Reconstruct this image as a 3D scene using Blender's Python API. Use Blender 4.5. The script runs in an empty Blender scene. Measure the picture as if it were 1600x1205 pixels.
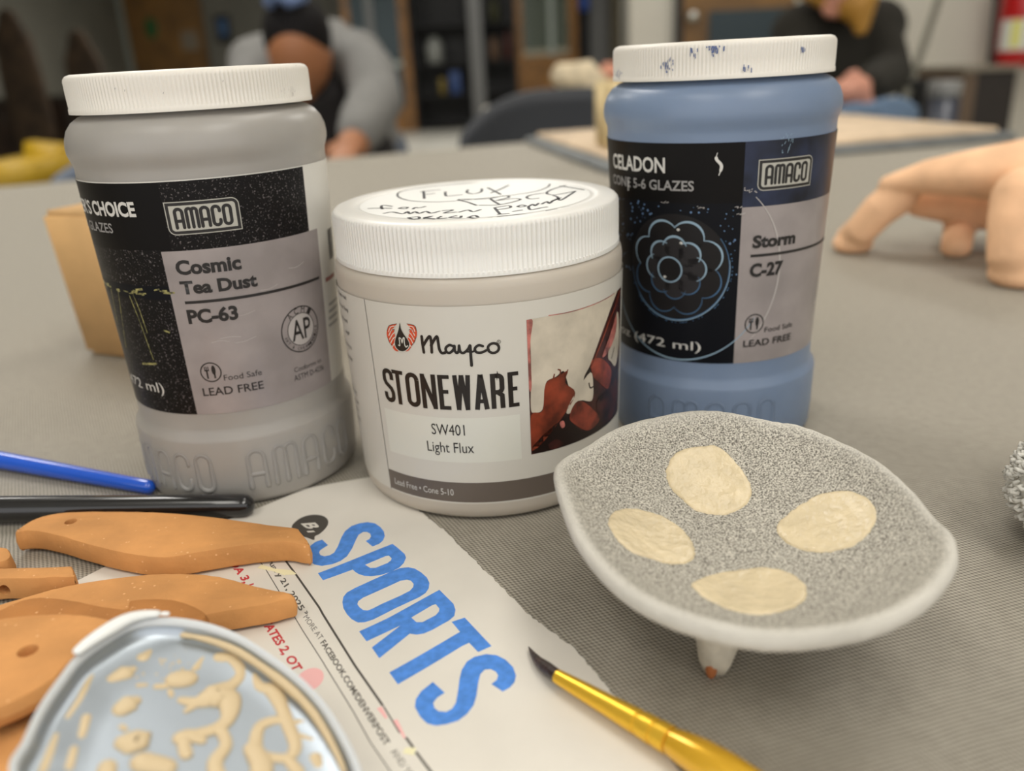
import bpy, bmesh, math, random
from mathutils import Vector, Matrix, geometry
from mathutils.bvhtree import BVHTree
random.seed(7)
SC = bpy.context.scene
COL = SC.collection
PI = math.pi

# ------------------------------------------------------------------ camera
F, TH, RO, H = 1328.86, 0.3651, -0.0544, 0.1336          # focal length in pixels of a 1600x1205 frame
FW = Vector((0, math.cos(TH), -math.sin(TH)))
_u0 = Vector((0, math.sin(TH), math.cos(TH))); _r0 = Vector((1, 0, 0))
CR = math.cos(RO)*_r0 + math.sin(RO)*_u0
CU = -math.sin(RO)*_r0 + math.cos(RO)*_u0
O = Vector((0, 0, H))
cd = bpy.data.cameras.new('camera'); cam = bpy.data.objects.new('camera', cd); COL.objects.link(cam)
cam.matrix_world = Matrix(((CR.x, CU.x, -FW.x, O.x), (CR.y, CU.y, -FW.y, O.y), (CR.z, CU.z, -FW.z, O.z), (0, 0, 0, 1)))
cd.sensor_width = 36; cd.sensor_fit = 'HORIZONTAL'; cd.lens = F/1600*36
cd.clip_start = .01; cd.clip_end = 60
cd.dof.use_dof = True; cd.dof.focus_distance = .236; cd.dof.aperture_fstop = 8.0
SC.camera = cam

# ------------------------------------------------------------------ world, lamps, exposure
w = bpy.data.worlds.new('world'); SC.world = w; w.use_nodes = True
w.node_tree.nodes['Background'].inputs[0].default_value = (1, .985, .97, 1)
w.node_tree.nodes['Background'].inputs[1].default_value = 1.45
def lamp(name, loc, size, power, col=(1, .93, .83), target=None):
    l = bpy.data.lights.new(name, 'AREA'); l.shape = 'RECTANGLE'; l.size, l.size_y = size; l.energy = power; l.color = col
    o = bpy.data.objects.new(name, l); COL.objects.link(o); o.location = loc
    if target:
        o.rotation_euler = (Vector(target)-Vector(loc)).to_track_quat('-Z', 'Y').to_euler()
    return o
LAMPS = [(-.9, 1.75, 24), (.75, .85, 8), (-.75, -.9, 10), (.85, -.9, 15), (1.9, 2.6, 22), (-2.2, 2.6, 18), (0, 3.2, 10), (-3.0, 9.5, 75), (.2, 9.8, 60)]  # behind-camera right panel is added fill; far-shelf panel added to brighten the floor
for i, (lx, ly, pw) in enumerate(LAMPS):
    lamp('ceiling_lamp', (lx, ly, 1.97), (.58, 1.16), pw, (1, .978, .948))
SC.view_settings.view_transform = 'Standard'; SC.view_settings.look = 'None'
SC.view_settings.exposure = -0.12; SC.view_settings.gamma = 1; SC.view_settings.use_curve_mapping = False

# ------------------------------------------------------------------ rays: a pixel of the frame to a point in the room
def ray(px, py): return (FW*F + CR*(px-800) + CU*(602.5-py)).normalized()
def on_z(px, py, z=0.):
    d = ray(px, py); return O + d*((z-O.z)/d.z)
def on_y(px, py, y):
    d = ray(px, py); return O + d*(y/d.y)
def on_plane(px, py, p0, n):
    d = ray(px, py); return O + d*((p0-O).dot(n)/d.dot(n))

# ------------------------------------------------------------------ materials
def lin(c): return tuple(((v/255)/12.92 if v/255 <= .04045 else ((v/255+.055)/1.055)**2.4) for v in c)
def mat(name, col, rough=.5, metal=0, spec=.5, var=0, vscale=40, bump=0, bscale=200, sss=0, sssr=.004, coat=0, emit=0, col2=None, detail=4, trans=0, alpha=1):
    m = bpy.data.materials.new(name); m.use_nodes = True
    nt = m.node_tree; b = nt.nodes['Principled BSDF']; L = nt.links.new
    c = (*lin(col), 1)
    b.inputs['Base Color'].default_value = c
    b.inputs['Roughness'].default_value = rough; b.inputs['Metallic'].default_value = metal
    b.inputs['Specular IOR Level'].default_value = spec; b.inputs['Coat Weight'].default_value = coat
    b.inputs['Transmission Weight'].default_value = trans; b.inputs['Alpha'].default_value = alpha
    if sss:
        b.inputs['Subsurface Weight'].default_value = sss; b.inputs['Subsurface Scale'].default_value = sssr
        b.inputs['Subsurface Radius'].default_value = (1, .8, .6)
    if emit:
        b.inputs['Emission Color'].default_value = c; b.inputs['Emission Strength'].default_value = emit
    tc = nt.nodes.new('ShaderNodeTexCoord')
    if var or col2:
        n = nt.nodes.new('ShaderNodeTexNoise'); n.inputs['Scale'].default_value = vscale; n.inputs['Detail'].default_value = detail
        L(tc.outputs['Object'], n.inputs['Vector'])
        r = nt.nodes.new('ShaderNodeValToRGB'); L(n.outputs['Fac'], r.inputs['Fac'])
        a = col2 or tuple(max(0, v*(1-var)) for v in col); z = col if col2 else tuple(min(255, v*(1+var)) for v in col)
        r.color_ramp.elements[0].position = .35; r.color_ramp.elements[1].position = .65
        r.color_ramp.elements[0].color = (*lin(a), 1); r.color_ramp.elements[1].color = (*lin(z), 1)
        L(r.outputs['Color'], b.inputs['Base Color'])
    if bump:
        n = nt.nodes.new('ShaderNodeTexNoise'); n.inputs['Scale'].default_value = bscale; n.inputs['Detail'].default_value = 5
        L(tc.outputs['Object'], n.inputs['Vector'])
        bp = nt.nodes.new('ShaderNodeBump'); bp.inputs['Strength'].default_value = min(1, bump); bp.inputs['Distance'].default_value = .001*max(1, bump)
        L(n.outputs['Fac'], bp.inputs['Height']); L(bp.outputs['Normal'], b.inputs['Normal'])
    return m
def nodes_of(m): return m.node_tree, m.node_tree.nodes['Principled BSDF'], m.node_tree.links.new

def weave(name, c1, c2, period, rot):
    m = mat(name, c1, rough=.62, spec=.35); nt, b, L = nodes_of(m)
    tc = nt.nodes.new('ShaderNodeTexCoord'); mp = nt.nodes.new('ShaderNodeMapping'); mp.inputs['Rotation'].default_value = (0, 0, rot)
    L(tc.outputs['Object'], mp.inputs['Vector'])
    ns = nt.nodes.new('ShaderNodeTexNoise'); ns.inputs['Scale'].default_value = 260; ns.inputs['Detail'].default_value = 3; L(mp.outputs[0], ns.inputs['Vector'])
    sx = nt.nodes.new('ShaderNodeSeparateXYZ'); wob = nt.nodes.new('ShaderNodeMixRGB'); wob.blend_type = 'ADD'; wob.inputs[0].default_value = 1
    n0 = nt.nodes.new('ShaderNodeTexNoise'); n0.inputs['Scale'].default_value = 90; L(mp.outputs[0], n0.inputs['Vector'])
    sc = nt.nodes.new('ShaderNodeVectorMath'); sc.operation = 'SCALE'; sc.inputs['Scale'].default_value = .0009; L(n0.outputs['Color'], sc.inputs[0])
    av = nt.nodes.new('ShaderNodeVectorMath'); av.operation = 'ADD'; L(mp.outputs[0], av.inputs[0]); L(sc.outputs[0], av.inputs[1]); L(av.outputs[0], sx.inputs[0])
    sn = []
    for k, ch in enumerate('XY'):
        q = nt.nodes.new('ShaderNodeMath'); q.operation = 'MULTIPLY'; q.inputs[1].default_value = PI/(period*(1, .8)[k]); L(sx.outputs[ch], q.inputs[0])
        q2 = nt.nodes.new('ShaderNodeMath'); q2.operation = 'SINE'; L(q.outputs[0], q2.inputs[0]); sn.append(q2)
    pr = nt.nodes.new('ShaderNodeMath'); pr.operation = 'MULTIPLY'; L(sn[0].outputs[0], pr.inputs[0]); L(sn[1].outputs[0], pr.inputs[1])
    mu = nt.nodes.new('ShaderNodeMath'); mu.operation = 'MULTIPLY_ADD'; mu.inputs[1].default_value = .5; mu.inputs[2].default_value = .42; L(pr.outputs[0], mu.inputs[0])
    ad = nt.nodes.new('ShaderNodeMath'); ad.operation = 'MULTIPLY_ADD'; L(ns.outputs['Fac'], ad.inputs[0]); ad.inputs[1].default_value = .3; L(mu.outputs[0], ad.inputs[2])
    r = nt.nodes.new('ShaderNodeValToRGB'); L(ad.outputs[0], r.inputs['Fac'])
    r.color_ramp.elements[0].position = .12; r.color_ramp.elements[1].position = .95
    r.color_ramp.elements[0].color = (*lin(c2), 1); r.color_ramp.elements[1].color = (*lin(c1), 1)
    L(r.outputs['Color'], b.inputs['Base Color'])
    bp = nt.nodes.new('ShaderNodeBump'); bp.inputs['Strength'].default_value = .35; bp.inputs['Distance'].default_value = .0002
    L(mu.outputs[0], bp.inputs['Height']); L(bp.outputs['Normal'], b.inputs['Normal'])
    return m

# ------------------------------------------------------------------ object helpers
def link(name, me, parent=None, smooth=True, mats=()):
    o = bpy.data.objects.new(name, me); COL.objects.link(o)
    for m in mats: me.materials.append(m)
    if smooth: me.polygons.foreach_set('use_smooth', [True]*len(me.polygons))
    if parent:
        o.parent = parent; o.matrix_parent_inverse = parent.matrix_basis.inverted()
    return o
def obj(name, bm, m, parent=None, smooth=True, recalc=True, sharp=None):
    if recalc: bmesh.ops.recalc_face_normals(bm, faces=bm.faces)
    me = bpy.data.meshes.new(name); bm.to_mesh(me); bm.free()
    if smooth and sharp: 
        o = link(name, me, parent, True, m if isinstance(m, (list, tuple)) else [m])
        me.set_sharp_from_angle(angle=math.radians(sharp)); return o
    return link(name, me, parent, smooth, m if isinstance(m, (list, tuple)) else [m])
def tag(o, label, cat=None, group=None, kind=None):
    o['label'] = label
    if cat: o['category'] = cat
    if group: o['group'] = group
    if kind: o['kind'] = kind
    return o
def thing(name, label, cat, loc=(0, 0, 0), group=None):
    o = bpy.data.objects.new(name, None); COL.objects.link(o); o.location = loc; o.empty_display_size = .02
    bpy.context.view_layer.update()
    return tag(o, label, cat, group)
def struct(o): o['kind'] = 'structure'; return o

def box(bm, p0, p1, bev=0):
    g = bmesh.ops.create_cube(bm, size=1, matrix=Matrix.Translation([(a+b)/2 for a, b in zip(p0, p1)]) @ Matrix.Diagonal([abs(b-a) for a, b in zip(p0, p1)] + [1]))
    if bev:
        es = list({e for v in g['verts'] for e in v.link_edges})
        bmesh.ops.bevel(bm, geom=es, offset=bev, segments=2, affect='EDGES', profile=.5)
def boxo(name, p0, p1, m, parent=None, bev=0):
    bm = bmesh.new(); box(bm, p0, p1, bev); return obj(name, bm, m, parent, smooth=False)
def quadbox(name, c4, depth, m, parent=None, bev=0):
    """box from four front corners (any plane), extruded away along depth vector"""
    bm = bmesh.new(); f = [bm.verts.new(c) for c in c4]; k = [bm.verts.new(Vector(c)+Vector(depth)) for c in c4]
    bm.faces.new(f); bm.faces.new(k[::-1])
    for i in range(4): bm.faces.new((f[i], k[i], k[(i+1) % 4], f[(i+1) % 4]))
    if bev: bmesh.ops.bevel(bm, geom=list(bm.edges), offset=bev, segments=3, affect='EDGES')
    return obj(name, bm, m, parent, smooth=bool(bev))
def lathe(bm, prof, n=128, at=(0, 0, 0), cap=True, mod=None):
    rings = []
    for j, (r, z) in enumerate(prof):
        ring = []
        for i in range(n):
            a = 2*PI*i/n; rr = r if mod is None else mod(r, z, i, j)
            ring.append(bm.verts.new((at[0]+rr*math.sin(a), at[1]-rr*math.cos(a), at[2]+z)))
        rings.append(ring)
    for A, B in zip(rings, rings[1:]):
        for i in range(n): bm.faces.new((A[i], A[(i+1) % n], B[(i+1) % n], B[i]))
    if cap:
        bm.faces.new(rings[0][::-1]); bm.faces.new(rings[-1])
def frames(pts):
    T = [(pts[min(i+1, len(pts)-1)]-pts[max(i-1, 0)]).normalized() for i in range(len(pts))]
    up = Vector((0, 0, 1)) if abs(T[0].z) < .9 else Vector((0, 1, 0))
    out = []; n = (up - T[0]*up.dot(T[0])).normalized()
    for t in T:
        n = (n - t*n.dot(t)).normalized(); out.append((t, n, t.cross(n)))
    return out
def tube(bm, pts, radii, seg=12, sq=(1, 1), caps=True):
    """swept tube with round ends; sq squashes the two cross axes (n, b)"""
    pts = [Vector(p) for p in pts]; radii = list(radii)
    fr = frames(pts); rings = []
    def ring(c, r, f): 
        return [bm.verts.new(c + f[1]*(r*sq[0]*math.cos(2*PI*k/seg)) + f[2]*(r*sq[1]*math.sin(2*PI*k/seg))) for k in range(seg)]
    if caps:
        for a in (80, 55, 28):
            a = math.radians(a); rings.append(ring(pts[0]-fr[0][0]*radii[0]*math.sin(a)*min(1, max(sq)), radii[0]*math.cos(a), fr[0]))
    for p, r, f in zip(pts, radii, fr): rings.append(ring(p, r, f))
    if caps:
        for a in (28, 55, 80):
            a = math.radians(a); rings.append(ring(pts[-1]+fr[-1][0]*radii[-1]*math.sin(a)*min(1, max(sq)), radii[-1]*math.cos(a), fr[-1]))
    for A, B in zip(rings, rings[1:]):
        for i in range(seg): bm.faces.new((A[i], A[(i+1) % seg], B[(i+1) % seg], B[i]))
    bm.faces.new(rings[0][::-1]); bm.faces.new(rings[-1])
def ball(bm, c, r, sc=(1, 1, 1), rot=None, u=20, v=14):
    M = Matrix.Translation(c) @ (rot or Matrix.Identity(4)) @ Matrix.Diagonal((*[r*s for s in sc], 1))
    bmesh.ops.create_uvsphere(bm, u_segments=u, v_segments=v, radius=1, matrix=M)
def remesh(name, bm, voxel, m, parent=None, smooth=4):
    me = bpy.data.meshes.new('tmp'); bm.to_mesh(me); bm.free()
    o = bpy.data.objects.new('tmp', me); COL.objects.link(o)
    md = o.modifiers.new('r', 'REMESH'); md.mode = 'VOXEL'; md.voxel_size = voxel
    if smooth:
        s = o.modifiers.new('s', 'SMOOTH'); s.iterations = smooth; s.factor = .5
    dg = bpy.context.evaluated_depsgraph_get()
    out = bpy.data.meshes.new_from_object(o.evaluated_get(dg)); out.name = name
    bpy.data.objects.remove(o); bpy.data.meshes.remove(me)
    out.materials.clear()
    return link(name, out, parent, True, [m])
def spline(pts, n=8, closed=True):
    P = [Vector(p) for p in pts]; N = len(P); out = []
    for i in range(N if closed else N-1):
        if closed: p0, p1, p2, p3 = P[i-1], P[i], P[(i+1) % N], P[(i+2) % N]
        else: p0, p1, p2, p3 = P[max(i-1, 0)], P[i], P[i+1], P[min(i+2, N-1)]
        for k in range(n):
            t = k/n
            out.append(.5*((2*p1)+(p2-p0)*t+(2*p0-5*p1+4*p2-p3)*t*t+(3*p1-p0-3*p2+p3)*t**3))
    if not closed: out.append(P[-1])
    return out

# ------------------------------------------------------------------ printed surfaces: flat art (mm) wrapped on a surface
_tc = {}
def text_mesh(s, bold=0.0):
    k = (s, bold)
    if k in _tc: return _tc[k]
    cu = bpy.data.curves.new('t', 'FONT'); cu.body = s; cu.size = 1; cu.offset = bold; cu.resolution_u = 3; cu.fill_mode = 'FRONT'
    o = bpy.data.objects.new('t', cu); COL.objects.link(o)
    dg = bpy.context.evaluated_depsgraph_get(); e = o.evaluated_get(dg); me = e.to_mesh()
    V = [(v.co.x, v.co.y) for v in me.vertices]; P = [tuple(p.vertices) for p in me.polygons]
    e.to_mesh_clear(); bpy.data.objects.remove(o); bpy.data.curves.remove(cu)
    _tc[k] = (V, P); return V, P
CAP = max(v[1] for v in text_mesh('H')[0])
class Art:
    def __init__(s): s.bm = bmesh.new(); s.mats = []
    def mi(s, m):
        if m not in s.mats: s.mats.append(m)
        return s.mats.index(m)
    def faces(s, V, P, m, L):
        vs = [s.bm.verts.new((x, y, L)) for x, y in V]; i = s.mi(m)
        for p in P:
            try: s.bm.faces.new([vs[k] for k in p]).material_index = i
            except ValueError: pass
    def poly(s, pts, m, L, holes=()):
        loops = [[Vector((*p[:2], 0)) for p in lp] for lp in (pts, *holes)]
        s.faces([p[:2] for lp in loops for p in lp], geometry.tessellate_polygon(loops), m, L)
    def rect(s, a, b, m, L): s.poly([(a[0], a[1]), (b[0], a[1]), (b[0], b[1]), (a[0], b[1])], m, L)
    def ell(s, c, rx, ry, m, L, n=40): s.poly([(c[0]+rx*math.cos(2*PI*k/n), c[1]+ry*math.sin(2*PI*k/n)) for k in range(n)], m, L)
    def ring(s, c, rx, ry, w, m, L, n=48): s.stroke([(c[0]+rx*math.cos(2*PI*k/n), c[1]+ry*math.sin(2*PI*k/n)) for k in range(n)], w, m, L, closed=True)
    def stroke(s, pts, w, m, L, closed=False, round_=False):
        P = [Vector(p[:2]) for p in pts]; n = len(P); lt, rt = [], []
        W = w if isinstance(w, (list, tuple)) else [w]*n
        for i in range(n):
            a = P[i-1] if (i or closed) else None; b = P[(i+1) % n] if (i < n-1 or closed) else None
            d1 = (P[i]-a).normalized() if a is not None else None; d2 = (b-P[i]).normalized() if b is not None else None
            d1 = d1 if d1 is not None else d2; d2 = d2 if d2 is not None else d1
            n1 = Vector((-d1.y, d1.x)); n2 = Vector((-d2.y, d2.x)); mn = n1+n2
            if mn.length < 1e-6: mn = n1
            mn.normalize(); k = 1/max(.45, mn.dot(n1))
            lt.append(P[i]+mn*(W[i]/2*k)); rt.append(P[i]-mn*(W[i]/2*k))
        V = [tuple(v) for v in lt]+[tuple(v) for v in rt]; Q = []
        for i in range(n if closed else n-1):
            j = (i+1) % n; Q.append((i, j, n+j, n+i))
        s.faces(V, Q, m, L)
        if round_ and not closed:
            s.ell(P[0], W[0]/2, W[0]/2, m, L, 12); s.ell(P[-1], W[-1]/2, W[-1]/2, m, L, 12)
    def text(s, t, o, xv, yv, m, L, bold=0.0):
        V, P = text_mesh(t, bold); x0 = min(v[0] for v in V); x1 = max(v[0] for v in V)
        o, xv, yv = Vector(o[:2]), Vector(xv[:2]), Vector(yv[:2])
        s.faces([tuple(o+xv*((x-x0)/(x1-x0))+yv*(y/CAP)) for x, y in V], P, m, L)
    def glyph(s, ch, x0, x1, y0, y1, w, m, L):
        h = w/2; X0, X1, Y0, Y1 = x0+h, x1-h, y0+h, y1-h; xm = (x0+x1)/2; R = (X1-X0)/2; wb = w*.85
        def arc(cx, cy, a0, a1, rx=None, ry=None, n=8): 
            rx = rx or R; ry = ry or R
            return [(cx+rx*math.cos(math.radians(a0+(a1-a0)*k/n)), cy+ry*math.sin(math.radians(a0+(a1-a0)*k/n))) for k in range(n+1)]
        st = lambda p, ww=w: s.stroke(p, ww, m, L)
        yh = (y0+y1)/2
        if ch == 'T': st([(x0, y1-wb/2), (x1, y1-wb/2)], wb); st([(xm, y0), (xm, y1-wb*.5)])
        elif ch == 'E':
            st([(X0, y0), (X0, y1)])
            for y, k in ((y1-wb/2, 1), (yh+.02*(y1-y0), .86), (y0+wb/2, 1)): st([(X0, y), (x0+(x1-x0)*k, y)], wb)
        elif ch == 'N': st([(X0, y0), (X0, y1)]); st([(X1, y0), (X1, y1)]); st([(X0, y1-w*.3), (X1, y0+w*.3)], w*.95)
        elif ch == 'O': st(arc(xm, Y1-R, 0, 180)+arc(xm, Y0+R, 180, 360)+[(X1, Y1-R)])
        elif ch == 'S':
            st([(X1, y0+(y1-y0)*.68)]+arc(xm, Y1-R, 0, 180)+[(X0, y0+(y1-y0)*.66), (X0+R*.35, y0+(y1-y0)*.56), (X1-R*.35, y0+(y1-y0)*.42), (X1, y0+(y1-y0)*.31)]+arc(xm, Y0+R, 0, -180)+[(X0, y0+(y1-y0)*.3)])
        elif ch == 'W':
            q = (x1-x0)/4
            for a, b in ((0, 1), (2, 1), (2, 3), (4, 3)): 
                xa = x0+q*a+(h if a == 0 else -h if a == 4 else 0); st([(xa, y1), (x0+q*b, y0)], w*.92)
        elif ch == 'A': 
            st([(X0-h*.2, y0), (xm, y1)]); st([(X1+h*.2, y0), (xm, y1)]); st([(x0+w*.8, y0+(y1-y0)*.24), (x1-w*.8, y0+(y1-y0)*.24)], wb)
        elif ch == 'R':
            st([(X0, y0), (X0, y1)]); yb = y0+(y1-y0)*.47
            st([(X0, Y1), (xm, Y1)]+arc(xm, Y1-R*.9, 90, 0, R, R*.9)+arc(xm, yb+R*.9, 0, -90, R, R*.9)+[(X0, yb)])
            st([(xm, yb), (X1-h*.1, yb-(y1-y0)*.1), (X1, y0)])
    def amaco(s, x0, x1, y0, y1, w, m, L):
        """five rounded letters spelling AMACO"""
        for pts, cl in amaco_paths(x0, x1, y0, y1): s.stroke(pts, w, m, L, closed=cl, round_=not cl)
    def finish(s, name, fn, parent=None, step=(1.5, 1.5), smooth=True, rough_cut=True):
        bm = s.bm
        for ax in (0, 1):
            if not step[ax]: continue
            lo = min(v.co[ax] for v in bm.verts); hi = max(v.co[ax] for v in bm.verts); k = math.ceil(lo/step[ax])
            while k*step[ax] < hi:
                co = [0, 0, 0]; no = [0, 0, 0]; co[ax] = k*step[ax]; no[ax] = 1
                bmesh.ops.bisect_plane(bm, geom=bm.verts[:]+bm.edges[:]+bm.faces[:], plane_co=co, plane_no=no, dist=1e-7); k += 1
        bmesh.ops.recalc_face_normals(bm, faces=bm.faces)
        for f in bm.faces:
            if f.normal.z < 0: f.normal_flip()
        for v in bm.verts: v.co = fn(*v.co)
        me = bpy.data.meshes.new(name); bm.to_mesh(me); bm.free()
        return link(name, me, parent, smooth, s.mats)
def amaco_paths(x0, x1, y0, y1):
    u = (x1-x0)/2.56; h = y1-y0; out = []
    def arc(cx, cy, r, a0, a1, n=8): return [(cx+r*math.cos(math.radians(a0+(a1-a0)*k/n)), cy+r*math.sin(math.radians(a0+(a1-a0)*k/n))) for k in range(n+1)]
    def A(x):
        r = .17*u
        out.append(([(x, y0)]+arc(x+r, y1-r, r, 180, 0)+[(x+2*r, y0)], False)); out.append(([(x, y0+.36*h), (x+2*r, y0+.36*h)], False))
    A(x0)
    x = x0+.54*u; r = .12*u
    out.append(([(x, y0)]+arc(x+r, y1-r, r, 180, 0)+[(x+2*r, y0)], False)); out.append((arc(x+3*r, y1-r, r, 180, 0)+[(x+4*r, y0)], False))
    A(x0+1.20*u)
    x = x0+1.73*u; r = .16*u
    out.append(([(x+2*r, y1-1.25*r-.05*h)]+arc(x+r, y1-r, r, 0, 180)+arc(x+r, y0+r, r, 180, 360)+[(x+2*r, y0+1.25*r+.05*h)], False))
    x = x0+2.24*u
    out.append((arc(x+r, y1-r, r, 0, 180)+arc(x+r, y0+r, r, 180, 360), True))
    return out
def catm(pts, n=6, closed=False): return [tuple(v)[:2] for v in spline([Vector((p[0], p[1], 0)) for p in pts], n, closed)]

class Wrap:
    """label surface of a round jar: px -> (arc mm, height mm) and back"""
    def __init__(s, cx, cy, r0, z0, r1, z1): s.c = (cx, cy); s.r0, s.z0, s.r1, s.z1 = r0, z0, r1, z1; s.rr = (r0+r1)/2
    def rad(s, z): return s.r0+(s.r1-s.r0)*(z-s.z0)/(s.z1-s.z0)
    def __call__(s, px, py):
        d = ray(px, py); r = s.rr; ox, oy = O.x-s.c[0], O.y-s.c[1]
        for _ in range(8):
            a = d.x**2+d.y**2; b = 2*(d.x*ox+d.y*oy); c = ox*ox+oy*oy-r*r; D = max(0, b*b-4*a*c)
            p = O+d*((-b-math.sqrt(D))/(2*a)); r = s.rad(p.z)
        return (math.atan2(p.x-s.c[0], -(p.y-s.c[1]))*s.rr*1000, p.z*1000)
    def P(s, pts, ox=0, oy=0, k=1): return [s(ox+x/k, oy+y/k) for x, y in pts]
    def back(s, a, b, L):
        z = b/1000; r = s.rad(z)+.00012+L*.00003; t = a/1000/s.rr
        return (s.c[0]+r*math.sin(t), s.c[1]-r*math.cos(t), z)
    def text(s, art, t, l, r, capy, m, L, bold=0.0):
        """l, r: px of the baseline ends; capy: px on the cap line above l"""
        A, B = s(*l), s(*r); z = (A[1]+B[1])/2; c = s(*capy)[1]
        art.text(t, (A[0], z), (B[0]-A[0], 0), (0, c-A[1]), m, L, bold)

# ================================================================== THE ROOM
M_floor = mat('floor_vinyl', (196, 193, 182), rough=.4, var=.06, vscale=3)
M_ceil = mat('ceiling_tile', (205, 202, 194), rough=.9, bump=.3, bscale=60)
M_wall = mat('wall_paint_warm_grey', (198, 193, 180), rough=.7, var=.02, vscale=2)
M_wall2 = mat('wall_paint_grey', (104, 102, 92), rough=.7, var=.04, vscale=2)
M_dark = mat('black_laminate', (14, 13, 12), rough=.6)
M_brown = mat('dark_brown_wood', (52, 36, 24), rough=.45, var=.18, vscale=6)
M_wood = mat('oak_wood', (128, 88, 38), rough=.4, var=.15, vscale=9)
M_doorwood = mat('oak_door_wood', (112, 80, 36), rough=.42, var=.12, vscale=4)
M_steel = mat('grey_painted_steel', (108, 108, 106), rough=.4, metal=.2)
M_steell = mat('pale_painted_steel', (150, 158, 150), rough=.45, metal=.1)
M_teal = mat('dark_teal_board', (22, 42, 48), rough=.35)
M_glass = mat('window_glass', (96, 104, 92), rough=.12, spec=.6, alpha=.75)
M_glassd = mat('smoked_glass', (126, 118, 100), rough=.18, spec=.5, alpha=.9)
M_chrome = mat('chrome', (200, 198, 190), rough=.2, metal=1)
M_lampem = mat('lamp_diffuser', (255, 246, 226), rough=.6, emit=1.6)
M_lampfr = mat('lamp_frame', (190, 190, 186), rough=.5)

YB = 14.0
struct(boxo('floor', (-6, -2.2, -.80), (5, YB+.3, -.75), M_floor))
struct(boxo('ceiling', (-6, -2.2, 2.02), (5, YB+.3, 2.1), M_ceil))
struct(boxo('wall_back', (-6, YB, -.75), (1.96, YB+.2, 2.02), M_wall2))
struct(boxo('wall_left', (-6.1, -2.2, -.75), (-5.5, YB, 2.02), M_wall2))
XR = on_y(985, 60, 4.6).x
def wallslab(name, pts, m):      # floor plan outline to full height
    bm = bmesh.new(); lo = [bm.verts.new((x, y, -.75)) for x, y in pts]; hi = [bm.verts.new((x, y, 2.02)) for x, y in pts]
    bm.faces.new(lo[::-1]); bm.faces.new(hi)
    for i in range(len(pts)): j = (i+1) % len(pts); bm.faces.new((lo[i], lo[j], hi[j], hi[i]))
    return struct(obj(name, bm, m, smooth=False))
struct(boxo('wall_right', (XR, 4.6, -.75), (4.2, 4.7, 2.02), M_wall)); struct(boxo('wall_east', (4.2, -2.2, -.75), (4.3, 4.7, 2.02), M_wall))
wallslab('wall_passage', [(XR, 4.7), (XR+.1, 4.7), (2.05, YB), (1.95, YB)], M_wall2)
for i, (lx, ly, pw) in enumerate(LAMPS):
    t = thing('ceiling_light', ['flat white ceiling light panel above the far left of the near table', 'flat white ceiling light panel above the near table towards the right wall', 'flat white ceiling light panel behind the camera on the left', 'added fill light panel, unseen, behind the camera on the right', 'flat white ceiling light panel in front of the right wall', 'flat white ceiling light panel above the left aisle', 'flat white ceiling light panel in mid room beyond the table', 'flat white ceiling light panel by the far wooden door', 'added ceiling light panel brightening the far floor, by the far shelves'][i], 'ceiling light', (lx, ly, 2.0), 'ceiling light panels')
    boxo('frame', (lx-.33, ly-.63, 1.992), (lx+.33, ly+.63, 2.02), M_lampfr, t)
    boxo('diffuser', (lx-.3, ly-.6, 1.986), (lx+.3, ly+.6, 1.994), M_lampem, t)

def slab(name, x0, x1, ya, yb, Y, depth, m, parent=None, xb0=None, xb1=None, bev=0):
    """upright slab whose front face covers px x0..x1 (top row ya) and y ya..yb at distance Y; its sides are plumb"""
    a = on_y(x0, ya, Y); b = on_y(x1, ya, Y); c = on_y((x0+x1)/2, yb, Y)
    return boxo(name, (a.x, Y, c.z), (b.x, Y+depth, (a.z+b.z)/2), m, parent, bev)
def slabz(name, x0, x1, yr, z0, z1, Y, depth, m, parent=None, bev=0):
    a = on_y(x0, yr, Y); b = on_y(x1, yr, Y); return boxo(name, (a.x, Y, z0), (b.x, Y+depth, z1), m, parent, bev)

# ---- far wall: glazed left end, posts, door, cabinets
def st(o): return struct(o)
st(slabz('window_1', -120, 104, 60, -.05, 1.9, YB-.12, .05, M_glassd))
st(slabz('trim_1', 104, 124, 40, -.75, 2.02, YB-.16, .1, M_steel))
st(slabz('trim_2', 124, 152, 40, -.75, 2.02, YB-.10, .08, M_brown))
st(slabz('trim_3', 155, 196, 50, -.75, 2.02, YB-.18, .15, M_steell))
d1 = struct(slabz('door_1', 200, 318, 50, -.75, 1.35, YB-.12, .08, M_doorwood))
t = slabz('notice', 281, 306, 45, .52, .78, YB-.125, .004, mat('grey_notice', (118, 108, 92))); tag(t, 'small pale paper notice on the far wooden door', 'paper notice')
bm = bmesh.new(); ball(bm, (0, 0, 0), .085, (1, .12, 1.75)); t = obj('green_sign', bm, mat('green_plastic', (16, 84, 34))); t.location = on_y(236, 44, YB-.13); tag(t, 'oval green sign on the far wooden door', 'sign')
t = thing('wall_phone', 'black wall phone with a blue front on the far grey wall', 'phone', on_y(345, 45, YB-.06))
slab('body', 333, 356, 24, 66, YB-.08, .07, M_dark, t, bev=.015); slab('front_panel', 339, 353, 30, 56, YB-.09, .012, mat('blue_screen_plastic', (62, 92, 130), rough=.3), t, bev=.004)
t = slab('paper_towel_box', 362, 386, 74, 110, YB-.16, .16, mat('pale_grey_paper', (160, 166, 158)), bev=.03); tag(t, 'pale towel box on the far wall left of the person in the hoodie', 'towel box')

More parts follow.
